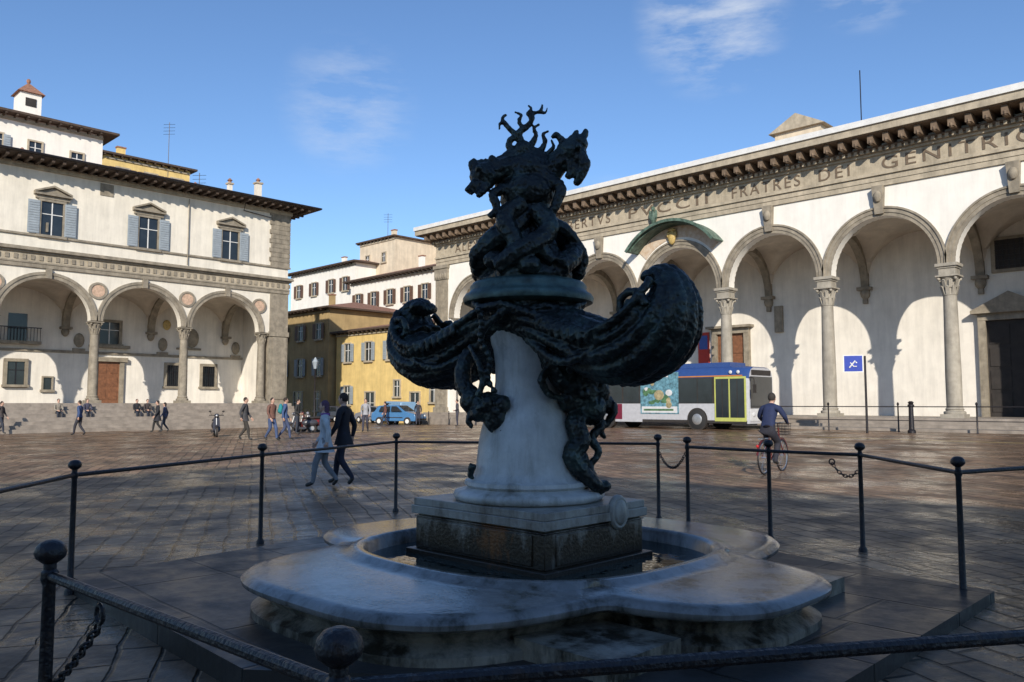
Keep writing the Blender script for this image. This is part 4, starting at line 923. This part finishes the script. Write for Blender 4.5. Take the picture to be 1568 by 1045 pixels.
# ================================================================== people
def add_obj_mesh(mb,verts,faces,ms):
    o=len(mb.v)
    mb.v+= [tuple(v) for v in verts]; mb.f+=[tuple(o+k for k in f) for f in faces]; mb.m+=ms
def person(name,loc,yaw,h=1.72,pose='walk',top=(.03,.03,.04),pants=(.03,.035,.05),hair=(.03,.02,.015),coat=0,pack=None,scarf=None,phase=1,female=False,headturn=0,z=None,hat=None):
    J={};S=h/1.75; sw=.165 if female else .185
    J['pel']=(0,0,.97,.135,.11); J['wai']=(0,.0,1.10,.125,.10); J['che']=(0,.015,1.30,.16,.12); J['col']=(0,0,1.45,.10,.08); J['nec']=(0,.015,1.52,.055,.055); J['hea']=(0,.02,1.60,.055,.06)
    for s_,k in((-1,'L'),(1,'R')):
        f=phase*s_
        J['hip'+k]=(s_*.085,0,.90,.10,.10)
        J['sho'+k]=(s_*sw,0,1.42,.07,.065)
        if pose=='walk':
            if f>0: J['kne'+k]=(s_*.09,.17,.52,.07,.075); J['ank'+k]=(s_*.09,.22,.10,.045,.05); J['toe'+k]=(s_*.10,.37,.055,.04,.035)
            else: J['kne'+k]=(s_*.09,.02,.50,.07,.075); J['ank'+k]=(s_*.09,-.25,.15,.045,.05); J['toe'+k]=(s_*.10,-.15,.04,.04,.035)
            J['elb'+k]=(s_*(sw+.06),-.07*f-.04,1.15,.055,.055); J['wri'+k]=(s_*(sw+.05),-.13*f+.06,.93,.035,.035); J['han'+k]=(s_*(sw+.045),-.15*f+.09,.85,.028,.04)
        elif pose=='stand':
            J['kne'+k]=(s_*.10,.02,.50,.07,.075); J['ank'+k]=(s_*.11,-.02,.09,.045,.05); J['toe'+k]=(s_*.13,.13,.045,.04,.035)
            J['elb'+k]=(s_*(sw+.07),-.03,1.15,.055,.055); J['wri'+k]=(s_*(sw+.02),.16,1.02,.035,.035); J['han'+k]=(s_*(sw-.03),.22,1.02,.028,.035)
        elif pose=='sit':
            J['kne'+k]=(s_*.13,.44,.92,.075,.08); J['ank'+k]=(s_*.13,.40,.50,.045,.05); J['toe'+k]=(s_*.14,.54,.455,.04,.035)
            J['elb'+k]=(s_*(sw+.05),.15,1.12,.055,.055); J['wri'+k]=(s_*.13,.34,1.06,.035,.035); J['han'+k]=(s_*.1,.41,1.05,.028,.035)
        elif pose=='cycle':
            lift=.0 if f>0 else .30
            J['kne'+k]=(s_*.12,.26,.66+lift*.55,.075,.08); J['ank'+k]=(s_*.12,.06+lift*.3,.26+lift,.045,.05); J['toe'+k]=(s_*.13,.20+lift*.3,.22+lift,.04,.035)
            J['elb'+k]=(s_*(sw+.10),.26,1.22,.055,.055); J['wri'+k]=(s_*.25,.50,1.08,.035,.035); J['han'+k]=(s_*.25,.57,1.07,.028,.035)
    if pose=='cycle':
        J['wai']=(0,.05,1.12,.14,.12); J['che']=(0,.15,1.30,.18,.14); J['col']=(0,.22,1.43,.10,.08); J['nec']=(0,.26,1.49,.055,.055); J['hea']=(0,.29,1.56,.055,.06)
        for s_,k in((-1,'L'),(1,'R')): J['sho'+k]=(s_*sw,.20,1.40,.08,.075)
    B=[('pel','wai',0),('wai','che',0),('che','col',0),('col','nec',0),('nec','hea',2)]
    for k in'LR': B+=[('pel','hip'+k,1),('hip'+k,'kne'+k,1),('kne'+k,'ank'+k,1),('ank'+k,'toe'+k,3),('col','sho'+k,0),('sho'+k,'elb'+k,0),('elb'+k,'wri'+k,0),('wri'+k,'han'+k,2)]
    names=list(J); idx={n:i for i,n in enumerate(names)}
    me=bpy.data.meshes.new('tmp'); me.from_pydata([tuple(c*S for c in J[n][:3]) for n in names],[(idx[a],idx[b]) for a,b,_ in B],[])
    ob=bpy.data.objects.new('tmp',me); sc.collection.objects.link(ob)
    ob.modifiers.new('s','SKIN'); sk=me.skin_vertices[0].data
    for n in names:
        sk[idx[n]].radius=(J[n][3]*S,J[n][4]*S); sk[idx[n]].use_root=(n=='pel')
    ss=ob.modifiers.new('u','SUBSURF'); ss.levels=2; ss.render_levels=2
    dg=bpy.context.evaluated_depsgraph_get(); dg.update(); ev=ob.evaluated_get(dg); m2=bpy.data.meshes.new_from_object(ev)
    segs=[(Vector(J[a][:3])*S,Vector(J[b][:3])*S,mi) for a,b,mi in B]
    ms=[]
    for p in m2.polygons:
        c=p.center; best=9;bm_=0
        for a,b,mi in segs:
            ab=b-a; t=max(0,min(1,(c-a).dot(ab)/ab.length_squared)); d=(c-(a+ab*t)).length
            if d<best: best=d;bm_=mi
        ms.append(bm_)
    mb=MB(); add_obj_mesh(mb,[v.co.copy() for v in m2.vertices],[tuple(p.vertices) for p in m2.polygons],ms)
    bpy.data.objects.remove(ob); bpy.data.meshes.remove(m2)
    hc=Vector(J['hea'][:3])*S+Vector((0,.01,.055))*S; R=Matrix.Rotation(headturn,3,'Z')
    def hp(x,y,z_): return tuple(hc+R@(Vector((x,y,z_))*S))
    mb.ell(hp(0,0,0),(.073*S,.092*S,.112*S),2,18,14,R=R); mb.ell(hp(0,.03,-.06),(.05*S,.055*S,.05*S),2,12,8,R=R)
    mb.ell(hp(0,.092,-.012),(.012*S,.018*S,.022*S),2,8,6,R=R)
    for s_ in(-1,1): mb.ell(hp(s_*.074,-.005,-.01),(.012*S,.02*S,.03*S),2,8,6,R=R); mb.ell(hp(s_*.03,.082,.012),(.011*S,.008*S,.007*S),3,8,6,R=R); mb.ell(hp(s_*.03,.083,.032),(.017*S,.008*S,.004*S),4,8,4,R=R)
    mb.ell(hp(0,.083,-.055),(.022*S,.01*S,.006*S),5,8,4,R=R)
    mb.ell(hp(0,-.018,.025),(.083*S,.092*S,.105*S),4,18,12,R=R)
    if female: mb.ell(hp(0,-.05,-.06),(.075*S,.055*S,.13*S),4,14,10,R=R)
    if hat: mb.ell(hp(0,-.01,.05),(.09*S,.105*S,.085*S),6,16,10,R=R)
    for s_,k in((-1,'L'),(1,'R')):
        a=Vector(J['wri'+k][:3])*S; b=Vector(J['han'+k][:3])*S; d=(b-a).normalized(); side=d.cross(Vector((1,0,0))).normalized(); palm=Vector((-s_,0,0))
        for q in range(4):
            ln=(.062,.07,.066,.05)[q]*S; o=b+side*(q-1.5)*.019*S
            mb.tube([o-d*.02,o+d*ln*.4,o+d*ln*.75+palm*.012*S,o+d*ln*.95+palm*.03*S],[.010*S,.009*S,.008*S,.006*S],6,2)
        o=a.lerp(b,.6)+side*(-.03)*S; mb.tube([o,o+d*.03*S-side*.02*S+palm*.01,o+d*.055*S-side*.02*S+palm*.02],[.012*S,.010*S,.007*S],6,2)
    if pose in('walk','stand'):
        zb=.90-coat; rings=[(.130,.105,1.12),(.150,.122,1.0),(.165,.14,.92)]
        if coat>0: rings.append((.185+coat*.12,.16+coat*.25,zb))
        vs=[];fs=[];n=20
        for (rx,ry,zz) in rings:
            for i in range(n):
                t=2*math.pi*i/n; f=1+.03*math.sin(5*t+zz*9); vs.append((rx*math.cos(t)*f*S,ry*math.sin(t)*f*S,zz*S))
        for k in range(len(rings)-1):
            for i in range(n): j=(i+1)%n; fs.append((k*n+i,k*n+j,(k+1)*n+j,(k+1)*n+i))
        mb.add(vs,fs,0)
    cz=J['col']; mb.tube([(.075*S*math.cos(q*math.pi/7),cz[1]*S+.065*S*math.sin(q*math.pi/7),(cz[2]+.035)*S) for q in range(14)],(.035 if scarf else .024)*S,7,6 if scarf else 0,closed=True)
    if pack: 
        c=Vector(J['che'][:3])*S+Vector((0,-.19,0))*S; mb.ell(tuple(c),(.15*S,.10*S,.22*S),7,12,10); mb.ell(tuple(c+Vector((0,-.07,-.07))*S),(.11*S,.06*S,.10*S),7,10,8)
    P=lambda nm,c:simple(nm+'_%d_%d_%d'%tuple(int(k*100) for k in c),c,.85,var=.2)
    gl=loc[2] if len(loc)>2 else gz(loc[0],loc[1])
    return mb.obj(name,[P('jacket',top),P('trousers',pants),'skin',simple('shoe_black',(.02,.02,.02),.5),P('hair',hair),simple('lips',(.35,.12,.1),.6),P('accessory',scarf or hat or (.1,.1,.1)),P('bag',pack or (.1,.1,.1))],loc=(loc[0],loc[1],gl),yaw=yaw,ang=70)
Lyaw=rad(44.3)+rad(90)
person('walking_man',(-13.25,8.95),Lyaw-rad(15),1.74,top=(.012,.012,.018),pants=(.012,.014,.03),coat=.12,phase=1)
person('walking_woman',(-13.2,8.50),Lyaw+rad(5),1.60,top=(.42,.45,.48),pants=(.16,.17,.19),coat=.18,phase=-1,scarf=(.16,.05,.22),female=True,hair=(.10,.05,.09))
def gp(r,d): p=rd(r,d); return (p.x,p.y)
def pp(px,d): return gp((px-784)/1240*d,d)
person('pedestrian',pp(376,33.5),Lyaw+rad(180),1.75,top=(.05,.05,.055),pants=(.04,.035,.03),coat=.1)
person('pedestrian',pp(417,33),Lyaw+rad(150),1.72,top=(.16,.08,.06),pants=(.05,.08,.17),phase=-1)
person('pedestrian',pp(437,33.5),Lyaw+rad(200),1.72,top=(.05,.09,.2),pants=(.05,.07,.14),pack=(.02,.22,.24))
person('pedestrian',pp(456,40),Lyaw+rad(180),1.7,pose='stand',top=(.03,.03,.03))
person('pedestrian',pp(124,41),Lyaw,1.75,top=(.04,.07,.16),pants=(.03,.03,.04),phase=-1)
person('pedestrian',pp(243,45),Lyaw+rad(30),1.75,top=(.02,.02,.025),pants=(.02,.02,.02),coat=.25)
person('pedestrian',pp(254,46),Lyaw+rad(10),1.65,top=(.06,.07,.12),female=True)
person('pedestrian',pp(4,44),Lyaw+rad(180),1.75,top=(.06,.05,.05))
person('pedestrian',pp(560,42),Lyaw+rad(90),1.7,top=(.3,.3,.32),pants=(.04,.04,.06))
person('pedestrian',pp(640,58),Lyaw+rad(90),1.7,top=(.03,.03,.04),pants=(.04,.04,.06))
person('pedestrian',pp(590,58),Lyaw,1.7,top=(.12,.05,.04),pants=(.04,.04,.06),phase=-1)
person('pedestrian',pp(700,52),Lyaw,1.7,top=(.05,.05,.06),pants=(.04,.04,.06),pose='stand')
for (u,c) in((20.1,(.02,.02,.02)),(20.75,(.05,.04,.04)),(15.6,(.25,.22,.18)),(17.2,(.05,.05,.08))):
    wI=.55+.38*3; person('seated_person',(LX+wI-.3,u,1.7-.21*3-.85*1.0+.01),rad(-90),1.7,pose='sit',top=c,pants=(.03,.03,.05))
for (px,d,yw,c) in((462,42,.4,(.05,.05,.06)),(474,43,.6,(.10,.02,.02)),(482,44,.5,(.2,.2,.22)),(332,38,2.0,(.03,.03,.04))): scooter(pp(px,d),Lyaw+yw,c)

def bicycle(name,loc,yaw,col=(.25,.02,.02)):
    e=empty(name,(loc[0],loc[1],gz(*loc)),yaw); mb=MB(); r=.335
    for y in(-.52,.54):
        mb.tube([(0,y+r*math.cos(q*math.pi/16),r+.01+r*math.sin(q*math.pi/16)) for q in range(32)],.018,8,0,closed=True)
        mb.tube([(0,y+(r-.03)*math.cos(q*math.pi/16),r+.01+(r-.03)*math.sin(q*math.pi/16)) for q in range(32)],.010,6,1,closed=True)
        for q in range(16):
            a=q*math.pi/8; mb.tube([(0.02*(-1)**q,y,r+.01),(0,y+(r-.02)*math.cos(a),r+.01+(r-.02)*math.sin(a))],.0025,4,1)
        mb.tube([(-.05,y,r+.01),(.05,y,r+.01)],.02,8,1)
        mb.tube([(0,y+(r+.04)*math.cos(a),r+.01+(r+.04)*math.sin(a)) for a in [rad(10+ (140*q/10)) if y>0 else rad(20+150*q/10) for q in range(11)]],.024,6,2,flat=.4)
    bb=(0,-.08,.29); st=(0,-.24,.86); hd=(0,.36,.82); hb=(0,.40,.66)
    for a,b_,rr in((bb,(0,-.22,.78),.016),(bb,hb,.018),((0,-.19,.66),hd,.015),((0,-.22,.78),(0,-.22,.98),.012),(hb,(0,.35,.95),.017),(hd,(0,.33,1.05),.012)): mb.tube([a,b_],rr,8,2)
    for s_ in(-1,1):
        mb.tube([bb,(s_*.05,-.52,r+.01)],.009,6,2); mb.tube([(0,-.2,.74),(s_*.05,-.52,r+.01)],.008,6,2); mb.tube([(s_*.02,.42,.62),(s_*.05,.54,r+.01)],.012,6,2)
        mb.tube([(0,.33,1.05),(s_*.15,.36,1.08),(s_*.26,.28,1.06),(s_*.28,.20,1.05)],.012,6,1); mb.tube([(s_*.27,.24,1.055),(s_*.285,.14,1.045)],.018,6,0)
    mb.tube([(-.09,-.08,.29),(.09,-.08,.29)],.014,6,1); mb.tube([(.08,-.08,.29),(.08,.02,.16)],.009,6,1); mb.tube([(-.08,-.08,.29),(-.08,-.18,.42)],.009,6,1)
    mb.obox((.13,.03,.16),(.10,.08,.02),None,0); mb.obox((-.13,-.18,.42),(.10,.08,.02),None,0)
    mb.F=lambda a,b2,c:(.05+c,-.08+a,.29+b2); mb.lathe(0,0,[(.09,0),(.09,.008)],20,1); mb.F=None
    mb.ell((0,-.27,1.0),(.09,.13,.035),0,12,6); mb.ell((0,-.14,1.0),(.035,.10,.025),0,10,6)
    for q in range(5):
        z=.80+.06*q; k=.13+.008*q; mb.tube([(-k,.46,z),(k,.46,z),(k,.72,z),(-k,.72,z)],.005,4,0,closed=True)
    for q in range(9):
        x=-.14+.035*q
        for y in(.46,.72): mb.tube([(x*.9,y,.80),(x,y,1.04)],.004,4,0)
    mb.box(-.13,.13,.46,.72,.795,.80,0)
    mb.tube([(-.05,-.3,.74),(-.05,-.7,.74),(.05,-.7,.74),(.05,-.3,.74)],.008,5,1,closed=True)
    mb.ell((0,-.88,.6),(.03,.015,.03),3,8,6)
    mb.obj('frame_and_wheels',['iron',simple('chrome',(.5,.5,.5),.25,metal=.8),simple('bike_'+name+str(col[0]),col,.35),simple('reflector',(.5,.02,.02),.3)],e)
    return e
cyl=(-8.2,16.4); hy=math.atan2(.214,.979)-rad(6)
bicycle('bicycle',cyl,hy,(.10,.015,.015))
off=Vector((math.sin(hy)*.27,-math.cos(hy)*.27))
person('cyclist',(cyl[0]+off.x,cyl[1]+off.y,gz(*cyl)),hy,1.72,pose='cycle',top=(.015,.025,.075),pants=(.02,.02,.03),hair=(.03,.025,.02))
print('done')
